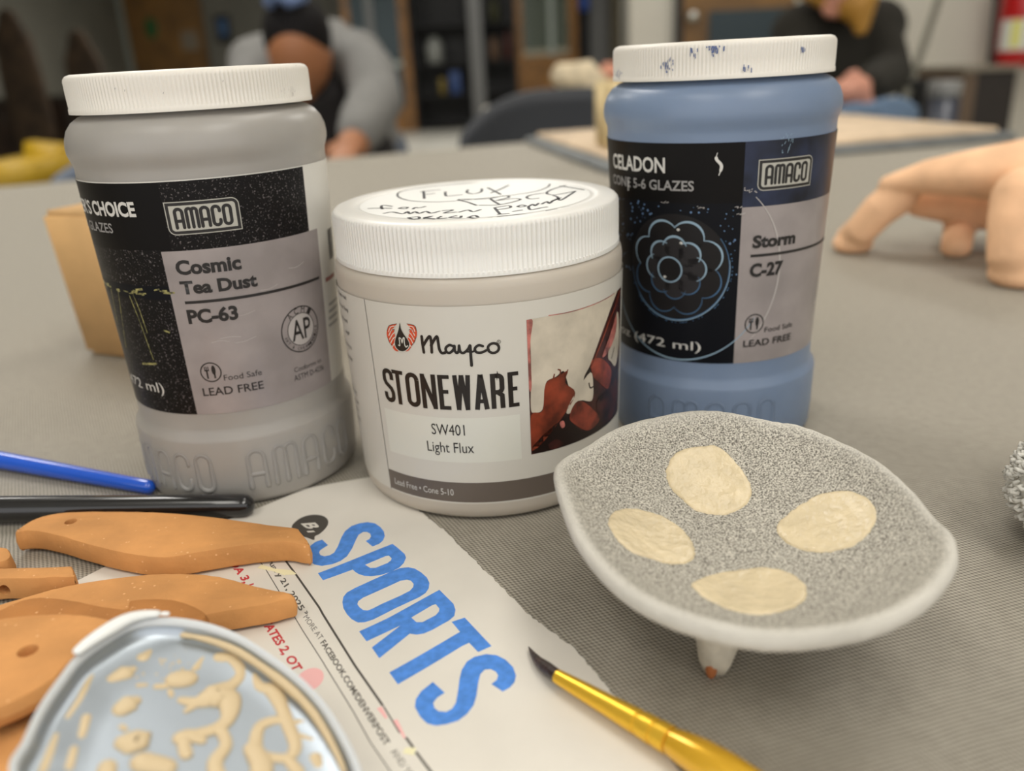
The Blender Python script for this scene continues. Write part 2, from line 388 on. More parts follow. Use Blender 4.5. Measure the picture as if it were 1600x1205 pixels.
t = thing('dark_cabinet', 'long dark brown cabinet under the far left window', 'cabinet', (on_y(60, 200, 8.9).x, 8.9, -.75))
a = on_y(-50, 140, 8.8).x; b = on_y(168, 150, 8.8).x
boxo('body', (a, 8.8, -.68), (b, 9.5, .0), M_brown, t); boxo('countertop', (a-.03, 8.76, .0), (b+.03, 9.52, .04), mat('stone_top', (66, 62, 54)), t)
boxo('plinth', (a+.05, 8.86, -.75), (b-.05, 9.45, -.68), M_dark, t)
for k in range(4): 
    q = boxo('door', (a+.04+k*(b-a)/4, 8.78, -.64), (a+(k+1)*(b-a)/4-.04, 8.8, -.05), M_brown, t); boxo('handle', (a+(k+.85)*(b-a)/4, 8.76, -.2), (a+(k+.87)*(b-a)/4, 8.78, -.1), M_chrome, q)
# brown reflections in the far window, modelled as two hanging coat shapes
for k, (x0, x1, ya, lab) in enumerate([(-20, 42, 28, 'coat shape standing in for a brown window reflection far left, the larger of two'), (92, 150, 60, 'coat shape standing in for a brown window reflection beside the thin grey post, the smaller of two')]):
    bm = bmesh.new(); p = on_y((x0+x1)/2, ya, 8.62); hw = (x1-x0)/2*.0066
    tube(bm, [(p.x, p.y, p.z-.02), (p.x, p.y, p.z-.2), (p.x, p.y, p.z-.5), (p.x, p.y, -.3)], [hw*.5, hw*.9, hw, hw*1.05], 16)
    for v in bm.verts: v.co.y = p.y+(v.co.y-p.y)*.35
    o = obj('coat', bm, mat('brown_reflection', (66, 52, 38), rough=.9, var=.2, vscale=8)); tag(o, lab, 'coat', 'reflections in the far window')

# glass-fronted cabinet with oak frame (px 540-650)
def framed(name, lab, cat, x0, x1, ya, zb, Y, fr, pane, group=None, mull=(), low=None):
    a, b = on_y(x0, ya, Y).x, on_y(x1, ya, Y).x; zt = 1.35
    t = thing(name, lab, cat, ((a+b)/2, Y, -.75), group)
    boxo('carcass', (a+.02, Y+.06, -.75), (b-.02, Y+.4, zt), M_dark, t)
    boxo('stile', (a, Y, -.75), (a+.1, Y+.06, zt), fr, t); boxo('stile', (b-.13, Y, -.75), (b, Y+.06, zt), fr, t)
    boxo('rail', (a+.1, Y, zt-.12), (b-.13, Y+.06, zt), fr, t); boxo('rail', (a+.1, Y, -.75), (b-.13, Y+.06, zb), fr, t)
    for mx0, mx1, m in mull:
        boxo('mullion', (on_y(mx0, ya, Y).x, Y, zb), (on_y(mx1, ya, Y).x, Y+.05, zt), m, t)
    if low: boxo('rail', (a+.1, Y+.005, low[0]), (b-.13, Y+.055, low[1]), low[2], t)
    boxo('glass_pane', (a+.1, Y+.02, zb), (b-.13, Y+.03, zt-.12), pane, t)
    return t
framed('display_cabinet', 'oak framed glass cabinet behind the person in the grey hoodie', 'cabinet', 538, 640, 60, -.42, 12.8, M_wood, mat('teal_glass', (36, 58, 62), rough=.2, alpha=.85), mull=[(574, 586, M_steel)], low=(.12, .2, M_steell))
# open black shelf unit (px 645-800)
a, b = on_y(646, 100, 12.7).x, on_y(806, 100, 12.7).x
t = thing('shelving_unit', 'tall black open shelving unit between the oak cabinets on the far wall', 'shelf', ((a+b)/2, 12.7, -.75))
boxo('back_panel', (a, 13.1, -.75), (b, 13.13, 1.3), M_dark, t); boxo('side_panel', (a, 12.7, -.75), (a+.03, 13.1, 1.3), M_dark, t); boxo('side_panel', (b-.03, 12.7, -.75), (b, 13.1, 1.3), M_dark, t)
for z in (-.7, -.30, .12, .62, 1.25): boxo('shelf', (a+.03, 12.72, z), (b-.03, 13.1, z+.025), M_dark, t)
boxo('upright', (on_y(733, 60, 12.7).x, 12.66, -.75), (on_y(754, 60, 12.7).x, 12.72, 1.3), M_steel, t)
def small(name, lab, cat, px, py, Y, r, h, m, zb, grp='things on the black shelves', shape='jar'):
    p = on_y(px, py, Y); bm = bmesh.new()
    if shape == 'jar': lathe(bm, [(r*.8, 0), (r, h*.08), (r, h*.7), (r*.75, h*.85), (r*.5, h*.9), (r*.55, h)], 24, (p.x, Y, zb))
    else: box(bm, (p.x-r, Y-r*.6, zb), (p.x+r, Y+r*.6, zb+h), .012)
    return tag(obj(name, bm, m, sharp=40), lab, cat, grp)
small('white_jug', 'round white pot on the black shelf, brightest thing there', 'pot', 681, 100, 12.88, .115, .34, mat('white_glaze', (132, 134, 128), rough=.3), .145)
small('yellow_box', 'small yellow box on the black shelf beside a blue one', 'box', 692, 140, 12.86, .042, .22, mat('mustard_card', (118, 100, 28)), -.275, shape='box')
small('blue_box', 'blue box on the low black shelf below the white pot', 'box', 713, 150, 12.86, .072, .3, mat('blue_card', (44, 70, 120)), -.275, shape='box')
small('brown_jar', 'tan jar on the black shelf right of the grey upright', 'jar', 774, 110, 12.86, .07, .3, mat('tan_stoneware', (98, 74, 54)), .145)
small('dark_red_jar', 'dull red jar on the black shelf beside the tan jar', 'jar', 795, 96, 12.86, .045, .36, mat('dull_red_glaze', (78, 34, 20)), .145)
small('green_tin', 'olive green tin on the upper black shelf above the tan jar', 'tin', 772, 20, 12.9, .08, .3, mat('olive_tin', (58, 58, 30)), .645)
framed('display_cabinet', 'oak framed glass cabinet right of the black shelves', 'cabinet', 806, 903, 60, .16, 12.8, M_wood, M_glass, mull=[(858, 866, M_steell)], low=(.17, .25, mat('pale_sill', (150, 144, 124))))
st(slabz('trim_4', 923, 950, 40, -.75, 2.02, 12.9, .14, M_steel))
st(slabz('trim_5', 903, 923, 40, -.75, 2.02, 13., .1, M_dark))
st(slabz('window_2', 950, 1000, 40, -.3, 1.8, 13.05, .05, M_glassd))
t = slab('hanging_cup', 905, 921, -14, 17, 12.85, .1, mat('cobalt_plastic', (42, 76, 150), rough=.35), bev=.03); tag(t, 'blue container high on the far dark post', 'container')

# ---- near wall on the right: door, person's chair, bin, extinguisher
YR = 4.6
d2 = thing('door_2', 'oak door with a chrome knob and a dark lower panel left of the seated person', 'door', (on_y(1140, 60, YR).x, YR, -.75)); d2['kind'] = 'structure'
a, b = on_y(1062, 20, YR).x, on_y(1236, 20, YR).x
boxo('door_leaf', (a, YR-.05, -.74), (b, YR, 1.30), M_doorwood, d2)
boxo('frame', (a-.028, YR-.07, -.75), (a, YR, 1.33), M_dark, d2)
bm = bmesh.new(); p = on_y(1083, 25, YR-.09); ball(bm, p, .032); tube(bm, [p, p+Vector((0, .06, 0))], [.012, .012]); obj('knob', bm, M_chrome, d2)
boxo('kick_panel', (on_y(1104, 20, YR).x, YR-.06, -.7), (b-.03, YR-.05, on_y(1150, 16, YR).z), M_teal, d2)
st(boxo('baseboard_right', (b+.02, YR-.02, -.75), (4.2, YR, -.65), M_dark))

t = thing('fire_extinguisher', 'red fire extinguisher with a white label hanging on the right wall', 'fire extinguisher', on_y(1578, 50, 4.45))
c0 = on_y(1583, 107, 4.45); RE = .098
bm = bmesh.new(); lathe(bm, [(RE*.75, 0), (RE, .03), (RE, .42), (RE*.85, .48), (RE*.35, .53), (RE*.3, .56)], 40, c0); obj('cylinder', bm, mat('extinguisher_red', (176, 14, 16), rough=.28, coat=.4), t)
def band(name, z0, z1, a0, a1, m, par, dr=.0015):
    bm = bmesh.new(); n = 24; A = []; B = []
    for k in range(n+1):
        q = math.radians(a0+(a1-a0)*k/n); x, y = c0.x+(RE+dr)*math.sin(q), c0.y-(RE+dr)*math.cos(q)
        A.append(bm.verts.new((x, y, c0.z+z0))); B.append(bm.verts.new((x, y, c0.z+z1)))
    for k in range(n): bm.faces.new((A[k], A[k+1], B[k+1], B[k]))
    return obj(name, bm, m, par)
band('white_label', .085, .225, -80, 60, mat('white_vinyl', (205, 205, 196), rough=.4), t); band('yellow_label', .10, .22, -48, -24, mat('yellow_vinyl', (210, 206, 110)), t, .003)
band('green_tag', .175, .36, -5, 75, mat('green_card', (40, 118, 88)), t, .006)
bm = bmesh.new(); tube(bm, [c0+Vector((-.03, 0, .56)), c0+Vector((-.11, -.01, .55)), c0+Vector((-.14, -.01, .4)), c0+Vector((-.125, -.01, .1)), c0+Vector((-.12, -.01, .02))], [.012]*4+[.018], 10); obj('hose', bm, M_dark, t)
bm = bmesh.new(); box(bm, c0+Vector((-.02, -.02, .56)), c0+Vector((.14, .02, .60)), .008); box(bm, c0+Vector((-.02, -.015, .61)), c0+Vector((.13, .015, .63)), .006); obj('handle', bm, M_dark, t)
boxo('bracket', (c0.x-.04, 4.5, c0.z+.1), (c0.x+.04, 4.6, c0.z+.35), M_dark, t)

t = thing('trash_bin', 'black open bin beside the seated person, broom handle leaning in it', 'bin', (on_y(1434, 125, 3.3).x, 3.3, -.75))
p = on_y(1434, 124, 3.3); bm = bmesh.new(); h = p.z+.75
lathe(bm, [(.055, 0), (.06, 0.01), (.066, h-.01), (.07, h), (.062, h), (.057, .02)], 32, (p.x, 3.3, -.75)); obj('bin_body', bm, M_dark, t)
bm = bmesh.new(); a = Vector((p.x-.02, 3.3, -.2)); b = on_y(1427, 118, 3.33); c = on_y(1470, -10, 3.75); d = b+(c-b)*1.6
tube(bm, [b+(b-c)*.9, b, c, d], [.014]*4, 10); tag(obj('broom_handle', bm, mat('grey_broom_pole', (98, 96, 86), rough=.4)), 'thin grey pole leaning on the right wall from the black bin', 'pole')
t = thing('tall_canister', 'tall dark blue-grey canister with a pale rim next to the black bin', 'canister', (on_y(1478, 130, 3.0).x, 3.0, -.75))
p = on_y(1478, 126, 3.0); h = p.z+.75; bm = bmesh.new(); lathe(bm, [(.045, 0), (.05, .01), (.051, h-.05)], 32, (p.x, 3.0, -.75)); obj('canister_body', bm, mat('slate_plastic', (58, 62, 74), rough=.3), t)
bm = bmesh.new(); lathe(bm, [(.052, h-.05), (.054, h-.045), (.054, h-.005), (.046, h)], 32, (p.x, 3.0, -.75)); obj('rim', bm, mat('pale_grey_plastic', (128, 128, 126), rough=.4), t)
t = thing('wooden_box', 'dark brown wooden cabinet below the fire extinguisher', 'cabinet', (on_y(1545, 130, 3.5).x, 3.5, -.75))
a, b, z = on_y(1528, 114, 3.4).x, on_y(1590, 114, 3.4).x, on_y(1545, 112, 3.4).z
boxo('body', (a, 3.4, -.75), (b, 3.8, z), mat('espresso_wood', (30, 22, 16), rough=.5), t, .005); boxo('side_panel', (a-.055, 3.4, -.75), (a, 3.8, z+.003), mat('walnut_wood', (92, 74, 56), rough=.5), t)
boxo('top_board', (a-.06, 3.39, z+.003), (b+.01, 3.81, z+.018), mat('pale_top', (120, 112, 98)), t)

# ================================================================== TABLES, CHAIRS
M_table = weave('woven_grey_laminate', (176, 170, 156), (104, 98, 89), .0009, math.radians(24))
t = thing('work_table', 'large grey work table with a fine woven top, in front', 'table', (0, .6, -.75))
bm = bmesh.new()
P = [(-1.5, -.32), (.71, -.32), (.71, 1.27+.33*1.43), (-1.5, 1.27-.33*.78)]
lo = [bm.verts.new((*p, -.03)) for p in P]; hi = [bm.verts.new((*p, 0)) for p in P]
bm.faces.new(hi); bm.faces.new(lo[::-1])
for i in range(4): bm.faces.new((lo[i], lo[(i+1) % 4], hi[(i+1) % 4], hi[i]))
bmesh.ops.bevel(bm, geom=[e for e in bm.edges if e.verts[0].co.z == 0 and e.verts[1].co.z == 0], offset=.004, segments=3, affect='EDGES')
obj('tabletop', bm, M_table, t, smooth=False)
for x, y in ((-1.3, -.15), (.6, -.15), (-1.3, .85), (.6, 1.5)):
    bm = bmesh.new(); tube(bm, [(x, y, -.74), (x, y, -.03)], [.02, .025], 14, caps=False); obj('leg', bm, M_steel, t)

M_char = mat('charcoal_plastic', (44, 47, 53), rough=.5); M_bluegrey = mat('blue_grey_plastic', (96, 106, 122), rough=.5)
def chair(lab, cx, cy, ztop, width, m, rot=0, h=.34):
    t = thing('classroom_chair', lab, 'chair', (cx, cy, -.75), 'plastic classroom chairs')
    bm = bmesh.new(); n = 28; R = width/2; g = []
    for i in range(n+1):
        u = -1+2*i/n; row = []
        for j in range(9):
            v = j/8; x = R*u; top = ztop-R*.4*abs(u)**3.2-(R*.2 if abs(u) > .98 else 0); z = top-h*v
            y = .10*u*u-.03*v+.02
            row.append(Vector((cx+x*math.cos(rot)-y*math.sin(rot)*-1, cy-y*math.cos(rot)+x*math.sin(rot)+.12, z)))
        g.append(row)
    V = [[bm.verts.new(p) for p in r] for r in g]
    for i in range(n):
        for j in range(8): bm.faces.new((V[i][j], V[i+1][j], V[i+1][j+1], V[i][j+1]))
    bmesh.ops.recalc_face_normals(bm, faces=bm.faces); bmesh.ops.solidify(bm, geom=bm.faces[:], thickness=.012)
    obj('backrest', bm, m, t)
    bm = bmesh.new(); box(bm, (cx-R*.9, cy+.14, -.31), (cx+R*.9, cy+.54, -.285), .012); obj('seat', bm, m, t)
    for s in (-1, 1):
        for yy in (.17, .5):
            bm = bmesh.new(); tube(bm, [(cx+s*R*.8, cy+yy, -.74), (cx+s*R*.78, cy+yy, -.31)], [.012]*2, 10, caps=False); obj('leg', bm, M_steel, t)
        bm = bmesh.new(); tube(bm, [(cx+s*R*.7, cy+.15, -.3), (cx+s*R*.7, cy+.12, ztop-h+.03)], [.012]*2, 10); obj('back_support', bm, M_steel, t)
    return t
q = on_y(890, 139, 1.86); chair('charcoal chair with a curved back beyond the table, behind the pale clay board', q.x, 1.86, q.z, .50, M_char, h=.24)
q = on_y(146, 240, 1.60); chair('blue grey chair with a rounded back beyond the table, behind the left glaze jar', q.x, 1.60, q.z-.01, .2, M_bluegrey, h=.22)
M_yellow = mat('yellow_plastic', (172, 138, 14), rough=.45)
t = thing('yellow_step_stool', 'yellow plastic stool with a raised back at the far left beyond the table', 'stool', (on_y(20, 250, 2.1).x, 2.1, -.75))
quadbox('seat', [on_y(-70, 262, 2.0), on_y(-70, 300, 2.0), on_y(60, 300, 2.0), on_y(60, 254, 2.0)], (0, .3, 0), M_yellow, t, .003)
quadbox('back_panel', [on_y(36, 221, 2.2), on_y(36, 300, 2.2), on_y(100, 300, 2.2), on_y(104, 228, 2.2)], (0, .05, 0), M_yellow, t, .003)
for px, yy in ((-60, 2.04), (50, 2.04), (-60, 2.26), (50, 2.26)):
    x = on_y(px, 300, 2.0).x; bm = bmesh.new(); tube(bm, [(x, yy, -.74), (x, yy, on_y(px, 290, 2.0).z)], [.018]*2, 10, caps=False); obj('leg', bm, M_yellow, t)

# ---- second table, far behind, right (only its pale blocks show above the chair)
t = thing('far_work_table', 'pale work table far behind the charcoal chair', 'table', (.3, 3.0, -.75))
boxo('tabletop', (-.05, 2.65, -.05), (.62, 3.3, -.02), mat('pale_laminate', (158, 152, 138), rough=.5), t, .005)
for x in (0, .56):
    for y in (2.7, 3.25): bm = bmesh.new(); tube(bm, [(x, y, -.74), (x, y, -.05)], [.02]*2, 12, caps=False); obj('leg', bm, M_steel, t)
def lump(name, lab, pts, radii, col, Y, grp=None, cat='clay lump'):
    bm = bmesh.new(); tube(bm, [on_y(px, py, Y) for px, py in pts], radii, 18)
    zmin = min(v.co.z for v in bm.verts); 
    for v in bm.verts: v.co.z = max(v.co.z, -.0195) ; v.co += Vector((random.uniform(-1, 1), random.uniform(-1, 1), random.uniform(-1, 1)))*.004
    return tag(obj(name, bm, mat(name+'_mat', col, rough=.8, var=.08, vscale=30)), lab, cat, grp)
lump('clay_lump', 'cream clay lump on the far pale table, left one of two', [(880, 118), (915, 118), (925, 135)], [.036, .044, .05], (206, 190, 160), 2.75, 'clay lumps on the far table')
lump('clay_lump', 'pink clay lump on the far pale table, right one of two', [(950, 114), (985, 120), (965, 142)], [.03, .036, .037], (188, 130, 106), 2.9, 'clay lumps on the far table')

# ---- ware board with a clay slab
M_board = mat('cement_board', (134, 137, 137), rough=.8, var=.06, vscale=30, bump=.3, bscale=90)
M_paleclay = mat('pale_clay', (226, 202, 172), rough=.85, var=.05, vscale=25, bump=.4, bscale=120)
A, B, C_ = on_z(818, 222, 0), on_z(947, 276, 0), on_z(1585, 217, 0)
A = Vector((.045, 1.50, 0)); B = Vector((.128, 1.03, 0)); ex = (on_z(1590, 216, 0)-on_z(1310, 240, 0)).normalized(); C_ = B+ex*.575; D_ = C_+(A-B)
t = thing('ware_board', 'grey ware board carrying a pale clay slab behind the right glaze jar', 'board', (B+D_)/2)
quadbox('board', [B+Vector((0, 0, .010)), C_+Vector((0, 0, .010)), D_+Vector((0, 0, .010)), A+Vector((0, 0, .010))], (0, 0, -.0098), M_board, t, .002)
ins = lambda p, k: p+((B+D_)/2-p)*k
cs = tag(quadbox('clay_slab', [ins(p, .06)+Vector((0, 0, .017)) for p in (B, C_, D_, A)], (0, 0, -.0068), M_paleclay, None, .002), 'flat pale clay slab lying on the grey ware board', 'clay slab')
p0 = on_z(934, 262, .018); 
p0 = Vector((.155, 1.14, .0175)); zt = on_y(940, 128, p0.y).z
xl = on_y(949, 200, p0.y).x
t = quadbox('clay_wall_block', [(xl, p0.y, zt), (xl, p0.y, .0175), (xl+.2, p0.y+.05, .0175), (xl+.2, p0.y+.05, zt)], (-.01, .06, 0), mat('cream_clay', (216, 194, 146), rough=.8, var=.05), None, .004)
tag(t, 'upright cream clay block on the slab, mostly hidden by the right glaze jar', 'clay block')

# ================================================================== PEOPLE (blurred in the background)
M_skin1 = mat('warm_brown_skin', (158, 104, 68), rough=.5, sss=.1); M_skin2 = mat('pink_skin', (206, 146, 122), rough=.5, sss=.1)
M_hoodie = mat('grey_fleece', (116, 115, 112), rough=.95, var=.05, vscale=60, bump=.5, bscale=150)
M_shirt = mat('black_cotton', (26, 22, 22), rough=.9); M_hair = mat('black_hair', (15, 12, 13), rough=.65, spec=.2, bump=.6, bscale=300)
M_sweater = mat('dark_olive_knit', (30, 27, 19), rough=.95, bump=.5, bscale=150); M_jeans = mat('blue_denim', (98, 118, 142), rough=.9, var=.08, vscale=80)
M_blond = mat('blond_hair', (172, 126, 50), rough=.5, bump=.5, bscale=250)
def fingers(bm, wrist, palm, dirs, side, L=.07, r=.0085):
    """palm slab and five fingers; dirs: forward, side: thumb side"""
    f = dirs.normalized(); s = side.normalized(); n = f.cross(s)
    tube(bm, [wrist, palm-f*.02, palm+f*.02], [.024, .032, .03], 14, (1, 1))
    for k, (o, l) in enumerate(((.024, .88), (.008, 1), (-.008, .94), (-.023, .75))):
        b = palm+f*.025+s*o; q = Vector((0, 0, -1))
        tube(bm, [b, b+f*L*l*.45, b+f*L*l*.75+q*.012, b+f*L*l*.9+q*.028], [r, r*.95, r*.88, r*.75], 8)
    b = palm-f*.015+s*.025
    tube(bm, [b, b+s*.022+f*.018, b+s*.028+f*.045+Vector((0, 0, -.008))], [r*1.2, r*1.05, r*.85], 8)

# person in the grey hoodie, leaning over the table
Y1 = 2.4
hc = on_y(468, 84, Y1-.05)
t = thing('person', 'person with dark hair tied up, in a grey hoodie, bent over the table', 'person', (hc.x+.05, Y1+.25, -.75))
bm = bmesh.new()
tilt = Matrix.Rotation(math.radians(38), 4, 'X')
ball(bm, hc, .098, (.80, .98, 1.16), tilt, 28, 20)
fwd = tilt @ Vector((0, -1, 0)); upv = tilt @ Vector((0, 0, 1)); fwd = Vector(fwd[:3]); upv = Vector(upv[:3])
tube(bm, [hc+fwd*.088+upv*.01, hc+fwd*.108-upv*.025], [.009, .014], 10)                    # nose
tube(bm, [hc+fwd*.082-upv*.062-Vector((.022, 0, 0)), hc+fwd*.09-upv*.062, hc+fwd*.082-upv*.062+Vector((.022, 0, 0))], [.006, .008, .006], 8)
ball(bm, hc+fwd*.06-upv*.095, .03, (1.1, 1, .8))
for s in (-1, 1):
    ball(bm, hc+Vector((s*.074, 0, 0))-upv*.01, .02, (.4, .8, 1.2)); ball(bm, hc+fwd*.08+upv*.012+Vector((s*.03, 0, 0)), .013, (1.2, .6, .7))
nk = hc-upv*.09-fwd*.03; tube(bm, [hc-upv*.05-fwd*.02, nk-upv*.05-fwd*.06, nk-upv*.07-fwd*.12], [.055, .052, .06], 16)
hr = on_y(552, 214, 1.62); hr.z = max(hr.z, .012); hl = Vector((hc.x-.22, 1.78, .03))
shR = on_y(560, 92, Y1+.12); shL = on_y(398, 100, Y1+.15); elR = on_y(588, 158, Y1-.18); elL = Vector((shL.x-.05, Y1-.1, shL.z-.18))
pR = on_y(551, 226, 1.80); wR = pR+Vector((.012, .04, .024)); fingers(bm, wR, pR, Vector((-.2, -1, -.15)), Vector((-1, .2, 0)))
pL = Vector((hc.x-.2, 1.82, -.02)); wL = pL+Vector((-.02, .04, .024)); fingers(bm, wL, pL, Vector((.25, -1, -.15)), Vector((1, .2, 0)))
tube(bm, [shR, elR, wR], [.05, .04, .028], 14); tube(bm, [shL, elL, wL], [.05, .04, .028], 14)
tb = Vector((hc.x+.04, Y1+.22, -.16)); tube(bm, [nk-upv*.07-fwd*.12, (shR+shL)/2+Vector((0, .05, -.06)), tb], [.08, .14, .14], 20); tube(bm, [shL, (shL+shR)/2+Vector((0, .04, 0)), shR], [.06, .08, .06], 16)
hip = Vector((hc.x+.05, Y1+.3, -.22)); tube(bm, [tb, hip], [.14, .15], 18)
for s in (-1, 1): tube(bm, [hip+Vector((s*.09, 0, 0)), hip+Vector((s*.11, -.06, -.27)), hip+Vector((s*.1, 0, -.50)), hip+Vector((s*.1, -.13, -.515))], [.09, .06, .042, .035], 14)
remesh('body', bm, .0075, M_skin1, t, 3)
bm = bmesh.new(); ball(bm, hc+upv*.034-fwd*.028, .100, (.86, .98, 1.04), tilt, 28, 20)
hair = remesh('hair', (lambda b: (ball(b, hc+upv*.115-fwd*.025, .042), b)[1])(bm), .006, M_hair, t, 2)
bm = bmesh.new(); ring_c = hc+upv*.145-fwd*.02
tube(bm, [ring_c+Vector((.04*math.cos(a*PI/8), .04*math.sin(a*PI/8), .012*math.sin(a*1.3))) for a in range(17)], [.016]*17, 10); sc_ = obj('scrunchie', bm, mat('blue_fabric', (104, 122, 160), rough=.9), t); sc_['label'] = 'pale blue hair tie'
bm = bmesh.new()
tube(bm, [shR+Vector((-.03, 0, 0)), (shR*2+elR)/3+Vector((.015, 0, 0)), elR, (elR+wR*2)/3, wR+Vector((-.003, .0, -.004))], [.078, .07, .066, .058, .046], 18)
tube(bm, [shL+Vector((.03, 0, 0)), elL, wL], [.075, .06, .045], 18)
tube(bm, [shL, (shL+shR)/2+Vector((0, .08, .01)), shR], [.075, .1, .078], 18); tube(bm, [(shR+shL)/2+Vector((0, .12, -.06)), tb+Vector((0, .06, 0)), hip+Vector((0, .04, 0))], [.17, .185, .18], 22)
tube(bm, [shL+Vector((.05, .0, .02)), nk-fwd*.1+Vector((-.03, .07, .03)), nk-fwd*.1+Vector((.06, .07, .03)), shR+Vector((-.05, .0, .02))], [.05, .055, .055, .055], 14)
remesh('hoodie', bm, .011, M_hoodie, t, 4)
bm = bmesh.new(); tube(bm, [nk-upv*.06-fwd*.05, (shR+shL)/2+Vector((.01, -.075, -.10)), tb+Vector((.02, -.09, .03))], [.085, .14, .15], 20); remesh('shirt', bm, .01, M_shirt, t, 2)
bm = bmesh.new(); tube(bm, [hip+Vector((0, -.01, .06)), hip+Vector((0, 0, -.05))], [.185, .18], 20)
for s in (-1, 1): tube(bm, [hip+Vector((s*.09, 0, -.02)), hip+Vector((s*.11, -.06, -.27)), hip+Vector((s*.1, 0, -.46))], [.115, .082, .075], 16)
remesh('trousers', bm, .011, mat('slate_denim', (92, 100, 114), rough=.9), t, 3)

# person in the dark sweater, seated
Y2 = 2.75
hc = on_y(1318, -58, Y2-.1)
t = thing('person', 'seated person in a dark olive sweater and jeans, face cut off by the frame', 'person', (hc.x, Y2, -.75))
bm = bmesh.new(); tilt = Matrix.Rotation(math.radians(30), 4, 'X') @ Matrix.Rotation(math.radians(-20), 4, 'Z'); fwd = Vector((tilt @ Vector((0, -1, 0)))[:3]); upv = Vector((tilt @ Vector((0, 0, 1)))[:3]); sd = fwd.cross(upv)
ball(bm, hc, .1, (.8, .98, 1.18), tilt, 28, 20); tube(bm, [hc+fwd*.09+upv*.01, hc+fwd*.112-upv*.025], [.009, .015], 10); ball(bm, hc+fwd*.06-upv*.098, .032)
tube(bm, [hc+fwd*.084-upv*.064-sd*.022, hc+fwd*.094-upv*.064, hc+fwd*.084-upv*.064+sd*.022], [.006, .008, .006], 8)
for s in (-1, 1): ball(bm, hc+sd*(s*.08)-upv*.01, .026, (.5, .8, 1.2)); ball(bm, hc+fwd*.082+upv*.012+sd*(s*.03), .013)
shL = on_y(1250, 52, Y2+.05); shR = on_y(1372, 42, Y2+.05); nk = (shL+shR)/2+Vector((0, .02, .04))
tube(bm, [hc-upv*.05, nk], [.06, .06], 16)
hand = on_y(1334, 138, Y2-.28); hand2 = on_y(1322, 146, Y2-.26)
fingers(bm, hand+Vector((.05, .04, .0)), hand, Vector((-1, -.3, -.2)), Vector((0, -.2, 1)), .06); fingers(bm, hand2+Vector((-.05, .04, .0)), hand2+Vector((-.01, -.01, 0)), Vector((1, -.4, -.1)), Vector((0, -.2, 1)), .06)
eR = on_y(1388, 118, Y2-.05); eL = on_y(1240, 128, Y2-.05)
tube(bm, [shR, eR, hand+Vector((.05, .04, 0))], [.05, .042, .028], 14); tube(bm, [shL, eL, hand2+Vector((-.05, .04, 0))], [.05, .042, .028], 14)
hip = Vector((nk.x, Y2+.08, -.24)); tube(bm, [nk, nk+Vector((0, .05, -.2)), hip], [.08, .13, .14], 20); tube(bm, [shL, nk, shR], [.05, .07, .05])
kn = []
for s, kx, ky in ((-1, 1325, 190), (1, 1385, 182)):
    k = on_y(kx, ky, Y2-.33); kn.append(k); tube(bm, [hip+Vector((s*.09, 0, 0)), k, Vector((k.x, k.y+.03, -.69)), Vector((k.x, k.y-.12, -.71))], [.09, .062, .042, .035], 14)
remesh('body', bm, .0085, M_skin2, t, 3)
bm = bmesh.new(); tube(bm, [shR+Vector((-.02, 0, 0)), eR, hand+Vector((.06, .045, .005))], [.082, .07, .047], 18); tube(bm, [shL+Vector((.02, 0, 0)), eL, hand2+Vector((-.06, .045, .005))], [.085, .07, .047], 18)
tube(bm, [shL, nk+Vector((0, .02, -.05)), shR], [.09, .1, .085], 18); tube(bm, [nk+Vector((0, .04, -.06)), nk+Vector((0, .05, -.22)), hip+Vector((0, .03, .02))], [.15, .18, .18], 22)
remesh('sweater', bm, .011, M_sweater, t, 4)
bm = bmesh.new(); tube(bm, [hc+upv*.05-fwd*.04, hc+upv*.1, hc+sd*.07+upv*.02, hc+sd*.09-upv*.06+fwd*.0, on_y(1352, 10, Y2-.12), on_y(1345, 44, Y2-.13)], [.085, .05, .06, .05, .06, .022], 16); ball(bm, hc+upv*.02-fwd*.02, .106, (.86, .98, 1.1), tilt)
bmesh.ops.bisect_plane(bm, geom=bm.verts[:]+bm.edges[:]+bm.faces[:], plane_co=hc+fwd*.065+upv*.05, plane_no=fwd, clear_outer=False)
remesh('hair', bm, .008, M_blond, t, 3)
bm = bmesh.new(); tube(bm, [hip+Vector((0, 0, .04)), hip+Vector((0, -.04, -.03))], [.18, .17], 20)
for s, k in zip((-1, 1), kn): tube(bm, [hip+Vector((s*.09, -.02, -.01)), k, Vector((k.x, k.y+.03, -.64))], [.115, .085, .07], 16)
remesh('jeans', bm, .012, M_jeans, t, 3)
t = thing('stool', 'stool under the seated person in the dark sweater', 'stool', (hip.x, hip.y, -.75))
bm = bmesh.new(); lathe(bm, [(.15, -.50), (.17, -.49), (.17, -.465), (.15, -.455)], 32, (hip.x, hip.y, 0)); obj('seat', bm, M_dark, t)
for a in range(4): 
    bm = bmesh.new(); q = a*PI/2+PI/4; tube(bm, [(hip.x+.15*math.cos(q), hip.y+.15*math.sin(q), -.74), (hip.x+.11*math.cos(q), hip.y+.11*math.sin(q), -.50)], [.012]*2, 10, caps=False); obj('leg', bm, M_steel, t)

